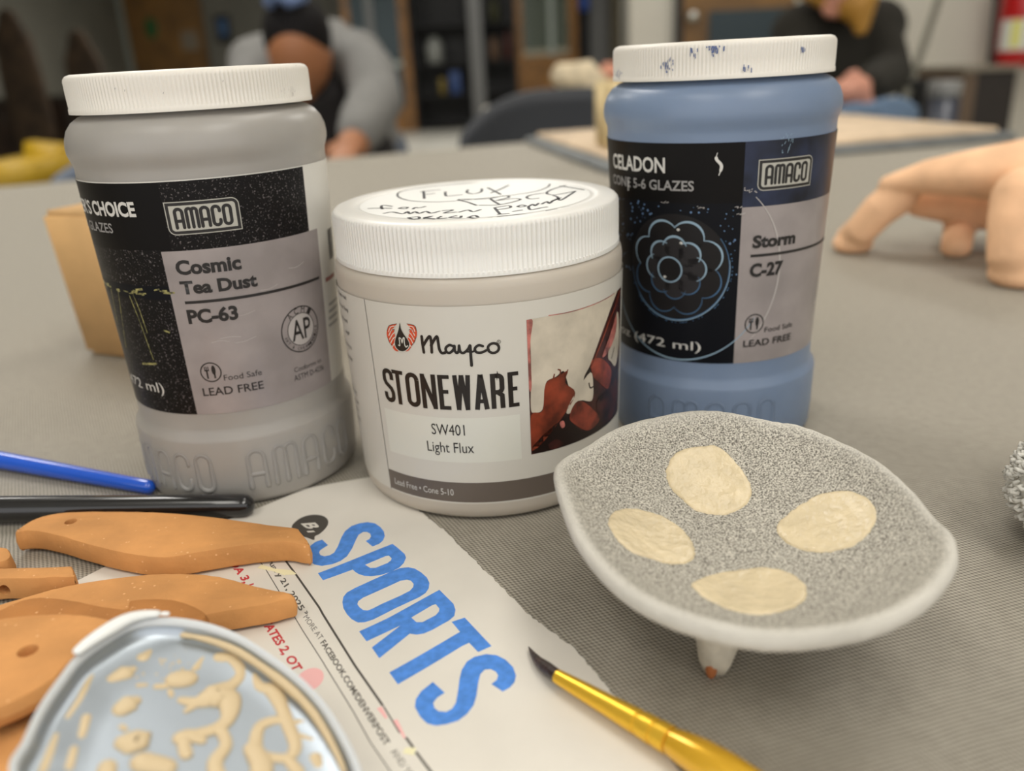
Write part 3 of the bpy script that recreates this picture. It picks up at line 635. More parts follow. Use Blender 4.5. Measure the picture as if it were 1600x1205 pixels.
# ================================================================== GLAZE JARS
JA, JB, JC = (-.0960, .2871), (-.0085, .2762), (.0769, .3073)
M_white = mat('white_polypropylene', (222, 217, 207), rough=.42, spec=.45, sss=.12, sssr=.002)
M_white2 = mat('bright_white_polypropylene', (228, 226, 220), rough=.35, spec=.5, sss=.12, sssr=.002)
M_bodyA = mat('cloudy_grey_plastic', (156, 152, 146), rough=.36, spec=.5, sss=.25, sssr=.006, var=.03, vscale=25)
M_bodyC = mat('storm_blue_plastic', (114, 131, 156), rough=.36, spec=.5, sss=.25, sssr=.006, var=.03, vscale=25)
M_bodyB = mat('cream_grey_plastic', (190, 181, 168), rough=.36, spec=.5, sss=.25, sssr=.005)
I_white = mat('label_white', (206, 203, 195), rough=.4); I_black = mat('label_black', (13, 11, 11), rough=.4, spec=.16)
def speckle(name, base, dot, scale, thr, rough=.38):
    m = mat(name, base, rough=rough, spec=.18); nt, b, L = nodes_of(m)
    tc = nt.nodes.new('ShaderNodeTexCoord'); v = nt.nodes.new('ShaderNodeTexNoise'); v.inputs['Scale'].default_value = scale; v.inputs['Detail'].default_value = 2; L(tc.outputs['Object'], v.inputs['Vector'])
    r = nt.nodes.new('ShaderNodeValToRGB'); L(v.outputs['Fac'], r.inputs['Fac']); r.color_ramp.elements[0].position = thr; r.color_ramp.elements[1].position = thr+.1
    r.color_ramp.elements[0].color = (*lin(base), 1); r.color_ramp.elements[1].color = (*lin(dot), 1); L(r.outputs['Color'], b.inputs['Base Color']); return m
I_speck = speckle('label_black_speckled', (16, 14, 14), (104, 98, 98), 1700, .60); I_grey = mat('label_silver_grey', (146, 138, 136), rough=.36, var=.06, vscale=60, coat=.15)
I_ink = mat('label_ink', (26, 23, 22), rough=.45); I_txtw = mat('label_text_white', (206, 204, 198), rough=.45); I_txtg = mat('label_text_grey', (150, 148, 146), rough=.45)
I_logo = mat('label_logo_silver', (176, 174, 164), rough=.4); I_navy = mat('label_navy', (30, 36, 54), rough=.35, var=.35, vscale=70, spec=.35)
I_ochre = mat('label_yellow_green_streak', (120, 116, 72), rough=.4, var=.4, vscale=700); I_dkbl = mat('label_blue_black', (12, 14, 20), rough=.4, spec=.16)
I_pale = mat('label_pale_scuff', (178, 172, 168), rough=.5); I_red = mat('label_dull_red', (150, 90, 84), rough=.5)

def lid_profile(r, z0, z1, band=.0014):
    return [(r-.0012, z0), (r, z0+.0001), (r, z0+band), (r-.0002, z0+band+.0003), (r-.0001, z0+(z1-z0)*.5), (r-.0001, z1-.0020), (r-.0003, z1-.0012), (r-.0010, z1-.0004), (r-.0022, z1), (r*.5, z1)]
def ribbed_lid(name, r, z0, z1, ribs, d, at, m, parent, top=None):
    bm = bmesh.new(); pr = lid_profile(r, z0, z1)
    if top: pr = pr[:-1]+top
    lathe(bm, pr, ribs*4, (*at, 0), mod=lambda rr, z, i, j: rr-(d if (3 <= j <= 5 and i % 4 >= 2) else 0))
    return obj(name, bm, m, parent, sharp=55)
def emboss(bm, wr, x0, x1, y0, y1, tr, rad):
    """raised rounded letters on the foot of a jar"""
    for pts, cl in amaco_paths(x0, x1, y0, y1):
        P = []
        for (x, y) in (pts+pts[:1] if cl else pts):
            a = x/1000/wr.rr; P.append((x, y, a))
        dense = []
        for p, q in zip(P, P[1:]):
            k = max(1, int(math.hypot(p[0]-q[0], p[1]-q[1])/1.5))
            dense += [tuple(p[c]+(q[c]-p[c])*t/k for c in range(3)) for t in range(k)]
        dense.append(P[-1])
        tube(bm, [(wr.c[0]+(rad-tr*.72)*math.sin(a), wr.c[1]-(rad-tr*.72)*math.cos(a), y/1000) for x, y, a in dense], [tr]*len(dense), 8)
def tall_jar(label, at, mbody, zb=0.0, emb=()):
    t = thing('glaze_jar', label, 'glaze jar', (*at, 0), 'tall glaze jars')
    bm = bmesh.new()
    lathe(bm, [(.030, .0009), (.0345, .0002), (.0359, .0008), (.0367, .0024), (.0371, .010), (.0374, .0235), (.0371, .0247), (.0360, .0262), (.0356, .0280), (.0356, .0331), (.0372, .070), (.0386, .1069), (.03855, .1090), (.0387, .1104), (.0393, .1118), (.0398, .1135), (.0399, .1152), (.0396, .1175), (.0386, .1202), (.0369, .1224), (.0345, .1240), (.0320, .1247), (.0318, .1262)], 144, (*at, 0))
    bmesh.ops.recalc_face_normals(bm, faces=bm.faces)
    wb = Wrap(*at, .0372, .005, .0374, .024)
    for x0, x1 in emb: emboss(bm, wb, x0, x1, 6.5, 19.5, .0011, .0372)
    obj('body', bm, mbody, t, recalc=True)
    lid = ribbed_lid('lid', .0366, .1249, .1361, 190, .00028, at, M_white, t)
    return t, lid

# ---------------------------------------------------------------- left jar
wbA = Wrap(*JA, .0370, .005, .0374, .024); a0 = wbA(387, 720)[0]
tA, lidA = tall_jar('tall jar of grey glaze with a white lid and black-and-silver label, leftmost jar', JA, M_bodyA, emb=[(a0, a0+40), (a0-52, a0-12)])
W = Wrap(*JA, .0355, .0331, .0387, .1069); art = Art(); P1 = lambda x, y: W(110+x/6.027, 250+y/6.027); P4 = lambda x, y: W(50+x/3.137, 80+y/3.137); P5 = lambda x, y: W(80+x/3.172, 420+y/3.172)
zt, zb = 106.6, 33.4
art.rect((-68, zb), (68, zt), I_white, 0)
xr = W(476, 300)[0]; gl0, gl1 = P4(635, 980), P5(722, 712); gz = (gl0[1]+P4(1370, 880)[1])/2; gr = (P4(1395, 1080)[0]+P5(1400, 540)[0])/2; gl = (gl0[0]+gl1[0])/2
art.rect((-68, zb), (xr, zt-.35), I_black, 1); art.rect((P1(840, 300)[0], gz), (xr, zt-.35), I_speck, 2)
art.rect((-68, zb), (gl, P1(600, 850)[1]), I_speck, 2); art.rect((gl, zb), (gr, gz), I_grey, 3)
ym = P5(400, 100)[1]
art.poly([(-68, ym+2), (gl, ym+1.2), (gl, ym-3), (-68, ym-2)], I_dkbl, 3)
rng = random.Random(3)
for k in range(26):                                                    # yellow green streaks of the printed tile
    x = -40+rng.random()*(gl+39); y = ym-1.5+rng.random()*1.5; ln = rng.uniform(.8, 3)
    art.stroke([(x, y), (x+ln, y+rng.uniform(-.4, .4))], rng.uniform(.25, .8), I_ochre, 4)
for x0, x1 in ((P5(335, 110), P5(375, 390)), (P5(390, 130), P5(510, 450)), (P5(410, 130), P5(480, 320)), (P5(300, 100), P5(345, 330))):
    art.stroke(catm([x0, ((x0[0]*.6+x1[0]*.4)+.3, x0[1]*.6+x1[1]*.4), x1], 5), .32, I_ochre, 4)
art.stroke([P5(455, 470), P5(525, 470)], .7, I_ochre, 4); art.stroke([P5(560, 305), P5(590, 315)], .6, I_ochre, 4)
e1 = P1(628, 531); c1 = P1(190, 490); zc0, zc1 = P1(560, 530)[1], P1(560, 402)[1]
cx0 = P1(215, 440)[0]
art.text('CHOICE', (cx0, zc0), (e1[0]-cx0, 0), (0, zc1-zc0), I_txtw, 5, .035)
wlt = (e1[0]-cx0)/6; art.text("POTTER'S", (cx0-wlt*8.6, zc0), (wlt*8.2, 0), (0, zc1-zc0), I_txtw, 5, .02)
gx0, gx1 = P1(200, 640)[0], P1(415, 690)[0]; zg0, zg1 = P1(390, 686)[1], P1(390, 600)[1]
art.text('GLAZES', (gx0, zg0), (gx1-gx0, 0), (0, zg1-zg0), I_txtg, 5, .01); art.text('CONE 5-6', (gx0-(gx1-gx0)*1.5, zg0), ((gx1-gx0)*1.35, 0), (0, zg1-zg0), I_txtg, 5, .01)
def logo(art, W, tl, br, L):
    x0, y1 = tl; x1, y0 = br; w, h = x1-x0, y1-y0
    def plate(d, m, l):
        R = h*.22-d; n = 6; X0, X1, Y0, Y1 = x0+d, x1-d, y0+d, y1-d
        c = lambda cx, cy, a: [(cx+R*math.cos(math.radians(a+k*90/n)), cy+R*math.sin(math.radians(a+k*90/n))) for k in range(n+1)]
        art.poly([(X0, Y1)]+c(X0+R, Y0+R, 180)+[(X1, Y0)]+c(X1-R, Y1-R, 0), m, l)
    plate(0, I_logo, L); plate(.28, I_ink, L+1); plate(h*.12, I_logo, L+2)
    art.amaco(x0+w*.13, x1-w*.13, y0+h*.22, y1-h*.22, h*.095, I_ink, L+3)
lg = lambda x, y: W(240+x/10, 290+y/10)
L1, L2, L3, L4 = lg(150, 255), lg(1310, 175), lg(1400, 690), lg(250, 770)
logo(art, W, ((L1[0]+L4[0])/2, (L1[1]+L2[1])/2), ((L2[0]+L3[0])/2, (L3[1]+L4[1])/2), 4)
def tx(s, l, r, c, m=I_ink, b=.0, f=P4): 
    A, B = f(*l), f(*r); C = f(*c); z = (A[1]+B[1])/2; art.text(s, (A[0], z), (B[0]-A[0], 0), (0, C[1]-f(c[0], l[1]+(r[1]-l[1])*(c[0]-l[0])/max(1, r[0]-l[0]))[1]), m, 5, b)
tx('Cosmic', (712, 1096), (1028, 1062), (760, 1026), b=.042); tx('Tea Dust', (735, 1190), (1106, 1147), (790, 1125), b=.042)
l0, l1 = P5(664, 166), P5(1325, 45); zl = (l0[1]+l1[1])/2; art.rect((l0[0], zl-.45), (l1[0], zl+.45), I_ink, 5)
tx('PC-63', (684, 272), (930, 243), (700, 207), b=.042, f=P5)
def fork(c, r):
    art.ring(c, r, r, r*.12, I_ink, 5)
    for d in (-.55, -.38, -.21): art.stroke([(c[0]+d*r, c[1]+.62*r), (c[0]+d*r, c[1]+.2*r)], r*.09, I_ink, 5)
    art.stroke([(c[0]-.38*r, c[1]+.25*r), (c[0]-.38*r, c[1]-.68*r)], r*.17, I_ink, 5); art.stroke([(c[0]-.62*r, c[1]+.2*r), (c[0]-.14*r, c[1]+.2*r)], r*.12, I_ink, 5)
    art.ell((c[0]+.3*r, c[1]+.2*r), r*.2, r*.5, I_ink, 5); art.stroke([(c[0]+.34*r, c[1]+.2*r), (c[0]+.34*r, c[1]-.68*r)], r*.17, I_ink, 5)
fork(P5(792, 512), abs(P5(842, 510)[0]-P5(742, 510)[0])/2)
tx('Food Safe', (858, 550), (1045, 527), (866, 521), b=.0, f=P5); tx('LEAD FREE', (757, 628), (1055, 592), (800, 585), b=.012, f=P5)
tx('Conforms to', (1203, 505), (1336, 470), (1215, 478), f=P5); tx('ASTM D-4236', (1203, 550), (1348, 505), (1225, 515), f=P5)
c = P5(1238, 298); r = abs(P5(1330, 290)[0]-P5(1146, 300)[0])/2
def seal(c, r):
    art.ell(c, r, r, I_grey, 5); art.ring(c, r*.96, r*.96, r*.05, I_ink, 6); art.ell(c, r*.68, r*.68, I_pale, 6); art.ring(c, r*.68, r*.68, r*.03, I_ink, 7)
    art.text('AP', (c[0]-r*.5, c[1]-r*.42), (r*1.0, 0), (0, r*.85), I_ink, 7, .01)
    for s, a0_, da in (('ACMI', 128, -25), ('ART & CREATIVE', 195, 9.5), ('MATERIALS', 285, 8.5)):
        for k, ch in enumerate(s):
            if ch == ' ': continue
            a = math.radians(a0_+da*k); up = (1 if da < 0 else -1); e = Vector((math.cos(a), math.sin(a))); tn = Vector((math.sin(a), -math.cos(a)))*up
            hh = r*(.24 if len(s) == 4 else .13); o = Vector(c)+e*(r*.82-hh/2*up)-tn*hh*.4
            art.text(ch, o, tn*hh*.8, e*hh*up, I_ink, 7)
seal(c, r)
tx('472 ml)', (405, 560), (565, 612), (500, 545), I_txtw, .0, P5)
for k in range(9):                                                     # scuffs across the silver panel
    x = rng.uniform(gl+1, gr-6); y = rng.uniform(zb+3, gz-2); art.stroke(catm([(x, y), (x+3, y+rng.uniform(-.5, .8)), (x+rng.uniform(5, 9), y+rng.uniform(-1, 1.2))], 4), rng.uniform(.08, .22), I_pale, 4)
bx = W(512, 380)
for k in range(9): art.rect((bx[0]+k*.75, W(512, 408)[1]), (bx[0]+k*.75+rng.uniform(.2, .5), W(512, 358)[1]), I_ink, 3)
for k in range(4): q = W(515, 475+k*11); art.rect((q[0]-1, q[1]-.5), (q[0]+8, q[1]+.5), I_txtg, 3)
q = W(508, 438); art.rect((q[0], q[1]-.7), (q[0]+9, q[1]+.7), I_red, 3)
art.finish('label', W.back, tA, (1.6, 0))
art = Art(); Wl = Wrap(*JA, .0366, .125, .0366, .136)
for k in range(14):
    q = Wl(438+rng.random()*24, 150-rng.random()*10); art.stroke([q, (q[0]+.1, q[1]+rng.uniform(.3, 1.2))], .09, I_txtg, 0)
for px, py in ((348, 128), (180, 140), (195, 143), (462, 104), (255, 147)): q = Wl(px, py); art.stroke([q, (q[0]+.2, q[1]+.5)], .14, I_txtg, 0)
o = art.finish('scuff_marks', Wl.back, lidA, (0, 0)); 

# ---------------------------------------------------------------- right jar
wbC = Wrap(*JC, .0370, .005, .0374, .024); c0_ = wbC(1016, 635)[0]; c1_ = wbC(1208, 635)[0]
tC, lidC = tall_jar('tall jar of blue glaze with a blue-stained white lid, standing behind the speckled dish', JC, M_bodyC, emb=[(c0_, c1_)])
W = Wrap(*JC, .0355, .0331, .0387, .1069); art = Art(); P8 = lambda x, y: W(920+x/3.652, 40+y/3.652); P9 = lambda x, y: W(920+x/3.765, 360+y/3.765); PR = lambda x, y: W(960+x/4.465, 300+y/4.465)
e = .2
xl = -68; xd = (P8(905, 660)[0]+P8(880, 1020)[0]+P9(838, 760)[0])/3; zd = (P8(880, 1024)[1]+P8(1365, 966)[1])/2; xe = W(1304, 300)[0]
art.rect((xl, zb), (68, zt), I_black, 0); art.rect((xd, zd), (68, zt), I_navy, 1); art.rect((xd, zb), (xe, zd), I_grey, 1)
zp = P8(600, 1015)[1]; art.rect((xl, zb), (xd, zp), I_dkbl, 1)
I_drop = mat('label_blue_dots', (92, 122, 158), rough=.4); I_glow = mat('label_pale_blue_line', (140, 166, 184), rough=.4); I_blueline = mat('label_blue_ring', (66, 104, 140), rough=.4); I_char = mat('label_charcoal_petal', (40, 38, 40), rough=.35, spec=.3); I_char2 = mat('label_dark_petal', (22, 20, 22), rough=.35, spec=.3)
rng = random.Random(11); cc = PR(420, 530); R1 = abs(PR(745, 520)[0]-PR(95, 520)[0])/2; Ry = abs(PR(420, 165)[1]-PR(420, 890)[1])/2; R = (R1+Ry)/2
for k in range(150):
    x = rng.uniform(cc[0]-R*1.5, xd-.6); y = rng.uniform(cc[1]-R*.2, zp-.4)
    if math.hypot(x-cc[0], y-cc[1]) < R*1.07: continue
    art.ell((x, y), *(rng.uniform(.12, .42),)*2, I_drop, 2, 8)
art.ell(cc, R, R, I_char2, 3, 60)
def arcs(rad, a0, a1, w, m, L, n=40, c=None): c = c or cc; art.stroke([(c[0]+rad*math.cos(math.radians(a0+(a1-a0)*k/n)), c[1]+rad*math.sin(math.radians(a0+(a1-a0)*k/n))) for k in range(n+1)], [w*(.35+.65*math.sin(PI*k/n)) for k in range(n+1)], m, L)
arcs(R, 185, 395, .5, I_blueline, 4); arcs(R*1.01, 215, 370, .28, I_glow, 5)
for k in range(60):
    a = math.radians(200+rng.random()*190); art.ell((cc[0]+R*1.05*math.cos(a), cc[1]+R*1.05*math.sin(a)), .22, .16, I_blueline, 3, 6)
big = PR(430, 560); RB = abs(PR(430, 1165)[1]-big[1])*1.0
arcs(RB, 200, 330, .55, I_glow, 4, c=big); arcs(RB*1.12, -45, 45, .6, I_pale, 4, c=(big[0], big[1]))
for n_, rr, m_, a_off, wd, sc in ((8, .85, I_char2, 22, .34, .30), (8, .50, I_char, 0, .34, .23)):
    for k in range(n_):
        a = 360/n_*k+a_off; c_ = (cc[0]+R*rr*.72*math.cos(math.radians(a)), cc[1]+R*rr*.72*math.sin(math.radians(a))); rp = R*sc
        art.ell(c_, rp, rp, m_, 4 if rr > .6 else 6, 20)
        lit = .5+.5*math.sin(math.radians(a))
        arcs(rp, a-75, a+75, .3+.5*lit, I_glow if lit > .45 else I_txtg if False else I_blueline, 5 if rr > .6 else 7, 16, c_)
cr = PR(388, 540); rc = abs(PR(468, 540)[0]-PR(308, 540)[0])/2
art.ell(cr, rc, rc, I_char2, 8, 30); art.ring(cr, rc, rc, .5, I_glow, 9)
for px, py in ((448, 262), (468, 355), (355, 590)): art.ell(PR(px, py), .55, .45, I_txtw, 9, 10)
for px, py in ((600, 108), (860, 112), (875, 150), (350, 72)):
    for k in range(5): q = PR(px+rng.uniform(-25, 25), py+rng.uniform(-8, 8)); art.stroke([q, (q[0]+rng.uniform(.3, .9), q[1]+rng.uniform(-.1, .5))], .18, I_pale, 9)
def tx(s, l, r, c, m=I_ink, b=.0, f=P8):
    A, B = f(*l), f(*r); C = f(*c); z = (A[1]+B[1])/2; art.text(s, (A[0], z), (B[0]-A[0], 0), (0, C[1]-f(c[0], l[1]+(r[1]-l[1])*(c[0]-l[0])/max(1, r[0]-l[0]))[1]), m, 9, b)
tx('CELADON', (148, 808), (438, 838), (152, 732), I_txtw, .022); tx('CONE 5-6 GLAZES', (147, 896), (601, 945), (152, 846), I_txtg, .018)
q = P8(735, 790); art.stroke(catm([P8(735, 725), P8(728, 760), P8(757, 800), P8(742, 855)], 5), [.2]*4+[.9]*9+[.3]*3, I_txtw, 9); art.stroke([P8(232, 880), P8(230, 942)], .5, I_txtw, 9)
L1, L2, L3, L4 = P8(970, 762), P8(1275, 738), P8(1258, 915), P8(958, 940)
logo(art, W, ((L1[0]+L4[0])/2, (L1[1]+L2[1])/2), ((L2[0]+L3[0])/2, (L3[1]+L4[1])/2), 4)
tx('Storm', (960, 99), (1207, 74), (980, 30), b=.04, f=P9)
l0, l1 = P9(950, 151), P9(1385, 66); zl = (l0[1]+l1[1])/2; art.rect((l0[0], l0[1]-.45), (xe-1, l0[1]+.45), I_ink, 5)
tx('C-27', (943, 270), (1133, 252), (960, 197), b=.04, f=P9)
fork(P9(972, 548), abs(P9(1024, 548)[0]-P9(920, 548)[0])/2)
tx('Food Safe', (1030, 596), (1190, 566), (1036, 566), f=P9); tx('LEAD FREE', (906, 682), (1180, 642), (925, 642), b=.012, f=P9)
tx('fl oz (472 ml)', (175, 600), (660, 668), (380, 580), I_txtw, .0, P9)
q = P9(1335, 350); art.ring(q, 4.2, 4.6, .7, I_pale, 5); art.ring(q, 2.6, 2.9, .3, I_pale, 5)
for k in range(16): q = P8(1120+rng.uniform(-25, 45), 600+rng.uniform(20, 130)); art.stroke([q, (q[0]+rng.uniform(-.3, .5), q[1]+rng.uniform(.3, 1.2))], .15, I_glow, 9)
for k in range(12): q = P8(880+rng.uniform(0, 70), 935+rng.uniform(-15, 18)); art.stroke([q, (q[0]+rng.uniform(.2, .6), q[1]+rng.uniform(-.1, .5))], .25, I_pale, 9)
art.finish('label', W.back, tC, (1.6, 0))
art = Art(); Wl = Wrap(*JC, .0366, .125, .0366, .136); I_stain = mat('dried_blue_glaze', (92, 106, 146), rough=.8)
for px, py, sx, sy, n_ in ((1115, 78, 9, 12, 26), (1083, 87, 7, 7, 12), (1044, 105, 9, 11, 20), (966, 116, 7, 9, 16), (1132, 79, 3, 3, 3), (1254, 82, 6, 3, 6), (1165, 108, 14, 4, 6)):
    for k in range(n_):
        q = Wl(px+rng.gauss(0, sx*.5), py+rng.gauss(0, sy*.5)); q = (q[0], min(q[1], 134)); art.stroke([q, (q[0], min(134.5, q[1]+rng.uniform(.3, 1.4)))], rng.uniform(.15, .4), I_stain, 0)
art.finish('glaze_stains', Wl.back, lidC, (0, 0))

# ---------------------------------------------------------------- middle jar
ZB = .0006
tB = thing('glaze_jar', 'short wide cream jar with handwriting on its white lid, between the two tall jars', 'glaze jar', (*JB, 0))
bm = bmesh.new()
lathe(bm, [(.036, .0012), (.0395, ZB), (.0425, ZB+.0002), (.0438, .0020), (.0445, .0045), (.0447, .0065), (.0457, .040), (.0465, .0705), (.0466, .0745), (.0463, .0765), (.0452, .0778), (.043, .0785)], 160, (*JB, 0))
obj('body', bm, M_bodyB, tB)
ZL = .0931
lidB = ribbed_lid('lid', .0457, .0779, ZL, 197, .00042, JB, M_white2, tB, top=[(.0400, ZL), (.0385, ZL-.0001), (.0378, ZL-.0004), (.0372, ZL-.0003), (.015, ZL-.0003)])
ink = mat('marker_ink', (34, 34, 40), rough=.5); art = Art(); M_disc = mat('glossy_white_disc', (236, 236, 232), rough=.45, spec=.35)
art.ell((JB[0]*1000, JB[1]*1000), 36.6, 36.6, M_disc, 0, 96)
def h(pts, w=.9): art.stroke(catm([tuple(v*1000 for v in on_z(550+x/3.81, 270+y/3.81, ZL)[:2]) for x, y in pts], 5), w, ink, 1, round_=True)
h([(1030, 42), (860, 47), (700, 56), (450, 80), (300, 106), (270, 130), (300, 152), (380, 166), (520, 170), (700, 156), (900, 136), (1080, 110), (1160, 84), (1178, 64)], .7)
h([(425, 106), (428, 128), (430, 150)]); h([(408, 112), (460, 104), (522, 98)]); h([(428, 128), (490, 120)])
h([(555, 110), (560, 134), (600, 133), (652, 127)]); h([(690, 98), (684, 114), (722, 122), (768, 110), (772, 92)]); h([(808, 86), (845, 104), (884, 125)]); h([(932, 71), (880, 96), (828, 116)])
h([(740, 190), (690, 172), (634, 158), (660, 154), (740, 154), (820, 150)]); h([(822, 150), (850, 170), (880, 186)]); h([(822, 150), (905, 134), (935, 142), (860, 162), (960, 150), (1000, 158), (880, 186), (760, 190)])
h([(1140, 118), (1070, 128), (1040, 142), (1060, 152), (1110, 148)]); h([(1270, 72), (1190, 96), (1158, 118), (1200, 128), (1280, 116), (1330, 106)]); h([(1240, 76), (1310, 86), (1380, 98)]); h([(1330, 106), (1290, 132), (1240, 160), (1222, 140), (1200, 132)])
h([(100, 209), (160, 207), (232, 208)]); h([(236, 196), (190, 190), (174, 196), (180, 212)]); h([(300, 202), (280, 208), (318, 210), (330, 202), (300, 202)]); h([(362, 212), (378, 203), (400, 205), (436, 197)])
h([(190, 238), (240, 230), (300, 240), (330, 228), (345, 240), (375, 228), (400, 238), (440, 226), (470, 237), (520, 225)]); h([(540, 222), (600, 218), (548, 236), (620, 230)]); h([(640, 230), (690, 218), (720, 228), (765, 216)])
h([(848, 204), (870, 230), (880, 240)]); h([(848, 204), (930, 192), (940, 204), (866, 216)]); h([(985, 196), (1010, 188), (1035, 194), (1000, 200), (985, 196)]); h([(1050, 198), (1075, 184), (1090, 192), (1110, 178)]); h([(1130, 182), (1160, 168), (1175, 178), (1200, 160), (1240, 146), (1190, 166)])
h([(335, 264), (370, 276), (382, 284)]); h([(335, 264), (390, 258), (400, 268), (360, 272)]); h([(430, 268), (470, 256), (430, 264), (490, 270)]); h([(530, 256), (510, 268), (560, 266)]); h([(620, 252), (580, 262), (640, 264), (650, 254)]); h([(690, 262), (730, 250), (750, 260)])
h([(870, 244), (930, 238)]); h([(960, 226), (1010, 218)]); h([(1050, 200), (1065, 216), (1130, 204), (1160, 200)]); h([(545, 280), (600, 280), (640, 276), (690, 275)]); h([(700, 262), (760, 270), (830, 262)]); h([(870, 258), (960, 248), (1050, 240), (1120, 232)]); h([(1160, 222), (1220, 212)]); h([(1255, 206), (1300, 196)])
art.finish('lid_disc', lambda a, b, L: (a/1000, b/1000, ZL-.00022+L*.00004), lidB, (0, 0), smooth=False)

W = Wrap(*JB, .0447, .0063, .0467, .0705); art = Art(); zt, zb = 70.2, 6.7
P7 = lambda x, y: W(500+x/3.2, 520+y/3.2); PM = lambda x, y: W(590+x/6.667, 490+y/6.667); PP = lambda x, y: W(810+x/4.306, 440+y/4.306); PS = lambda x, y: W(500+x/3.764, 440+y/3.764)
I_lw = mat('label_soft_white', (204, 200, 190), rough=.32, coat=.1); I_tape = mat('label_sticker', (212, 211, 200), rough=.3); I_band = mat('label_taupe_band', (98, 88, 80), rough=.35); I_k = mat('label_jet_black', (30, 24, 20), rough=.35)
art.rect((-80, zb), (80, zt), I_lw, 0)
xl = (PS(268, 95)[0]+PS(410, 1180)[0])/2; art.rect((xl-.12, zb), (xl+.12, zt), I_ink, 1)
b1 = (P7(345, 682)[1]+P7(800, 745)[1])/2; art.rect((xl, zb+.6), (62, b1), I_band, 2)
def tx(s, l, r, c, m=I_ink, b=.0, f=P7, L=4):
    A, B = f(*l), f(*r); C = f(*c); z = (A[1]+B[1])/2; art.text(s, (A[0], z), (B[0]-A[0], 0), (0, C[1]-f(c[0], l[1]+(r[1]-l[1])*(c[0]-l[0])/max(1, r[0]-l[0]))[1]), m, L, b)
tx('Lead Free • Cone 5-10', (380, 758), (670, 806), (540, 755), I_txtw)
s0, s1 = P7(330, 378), P7(1002, 610); sb = (P7(670, 632)[1]+P7(350, 602)[1])/2; art.rect((P7(340, 490)[0], sb), (P7(1003, 500)[0], (P7(332, 380)[1]+P7(1000, 403)[1])/2), I_tape, 1)
tx('SW401', (562, 507), (726, 511), (575, 455)); tx('Light Flux', (541, 588), (772, 600), (545, 539))
# STONEWARE in tall condensed letters
zS1 = (PM(90, 565)[1]+PM(690, 640)[1]+PM(1420, 603)[1])/3; zS0 = (PM(150, 922)[1]+PM(690, 1000)[1]+PM(1440, 965)[1])/3; ysl = lambda x: 745+95*(1-((x-760)/700)**2)
for ch, x0, x1 in (('S', 72, 180), ('T', 172, 282), ('O', 305, 444), ('N', 462, 618), ('E', 640, 758), ('W', 792, 978), ('A', 1008, 1152), ('R', 1178, 1322), ('E', 1358, 1468)):
    a, b = PM(x0, ysl(x0))[0], PM(x1, ysl(x1))[0]; art.glyph(ch, a, b, zS0, zS1, 1.42, I_k, 4)
mk = lambda pts, w=.78, m=I_k, n=6: art.stroke(catm([PM(*p) for p in pts], n), w, m, 4, round_=True)
mk([(462, 236), (472, 320), (485, 402)], .85); mk([(480, 330), (520, 262), (548, 238), (562, 300), (567, 402)], .85); mk([(560, 330), (598, 262), (622, 240), (634, 300), (648, 375), (672, 408), (706, 405)], .85)
mk([(792, 340), (750, 326), (712, 358), (722, 398), (756, 406), (792, 372), (800, 334)]); mk([(802, 336), (806, 385), (826, 408), (846, 388), (850, 332)]); mk([(850, 336), (862, 392), (896, 408), (940, 372), (962, 330)]); mk([(964, 334), (972, 440), (980, 538)], .85)
mk([(938, 395), (990, 396), (1020, 372)], .55); mk([(1096, 338), (1052, 328), (1014, 362), (1030, 400), (1080, 404), (1130, 382)]); mk([(1130, 382), (1160, 372)], .55)
c = PM(1206, 358); art.ring(c, 1.55, 1.45, .78, I_k, 4); c = PM(1262, 292); art.ring(c, .5, .5, .14, I_k, 4); art.text('R', (c[0]-.2, c[1]-.25), (.4, 0), (0, .5), I_k, 4)
I_fl = mat('label_flame_red', (206, 76, 42), rough=.4); I_fl2 = mat('label_flame_orange', (220, 132, 74), rough=.4)
fl = lambda pts, m=I_k, L=4: art.poly(catm([PM(*p) for p in pts], 5, True), m, L)
for sg in (1, -1):
    X = lambda x, y: (258+(x-258)*sg+(0 if sg > 0 else -2), y+(x-258)*.0)
    for pts in ([(190, 385), (150, 330), (105, 240), (105, 170), (140, 120), (205, 105), (175, 140), (180, 200), (200, 280), (225, 380)],):
        fl([X(*p) for p in pts], I_fl, 4)
    for pts, w_ in (([(120, 190), (140, 140), (180, 128)], .22), ([(122, 230), (150, 170), (182, 150)], .28), ([(128, 270), (160, 215), (188, 190)], .25), ([(140, 310), (165, 262), (190, 240)], .28), ([(160, 345), (180, 310), (200, 290)], .25)):
        art.stroke(catm([PM(*X(*p)) for p in pts], 4), w_, I_tape, 5)
    for pts in ([(105, 180), (120, 130), (150, 116), (205, 104)], [(110, 245), (130, 300), (160, 330)], [(130, 200), (160, 160), (185, 170)]): art.stroke(catm([PM(*X(*p)) for p in pts], 4), .16, I_k, 5)
drop = [(237, 95), (248, 150), (275, 205), (310, 255), (335, 305), (328, 350), (295, 382), (260, 390), (222, 375), (192, 335), (188, 285), (205, 225), (226, 160)]
fl([(258+(x-258)*1.09, 245+(y-245)*1.04) for x, y in drop], I_tape, 6); fl(drop, I_k, 7)
art.stroke(catm([PM(*p) for p in [(222, 322), (238, 330), (236, 290), (232, 250), (252, 262), (262, 300), (272, 255), (284, 252), (286, 300), (300, 345), (322, 330)]], 4), .3, I_tape, 8)
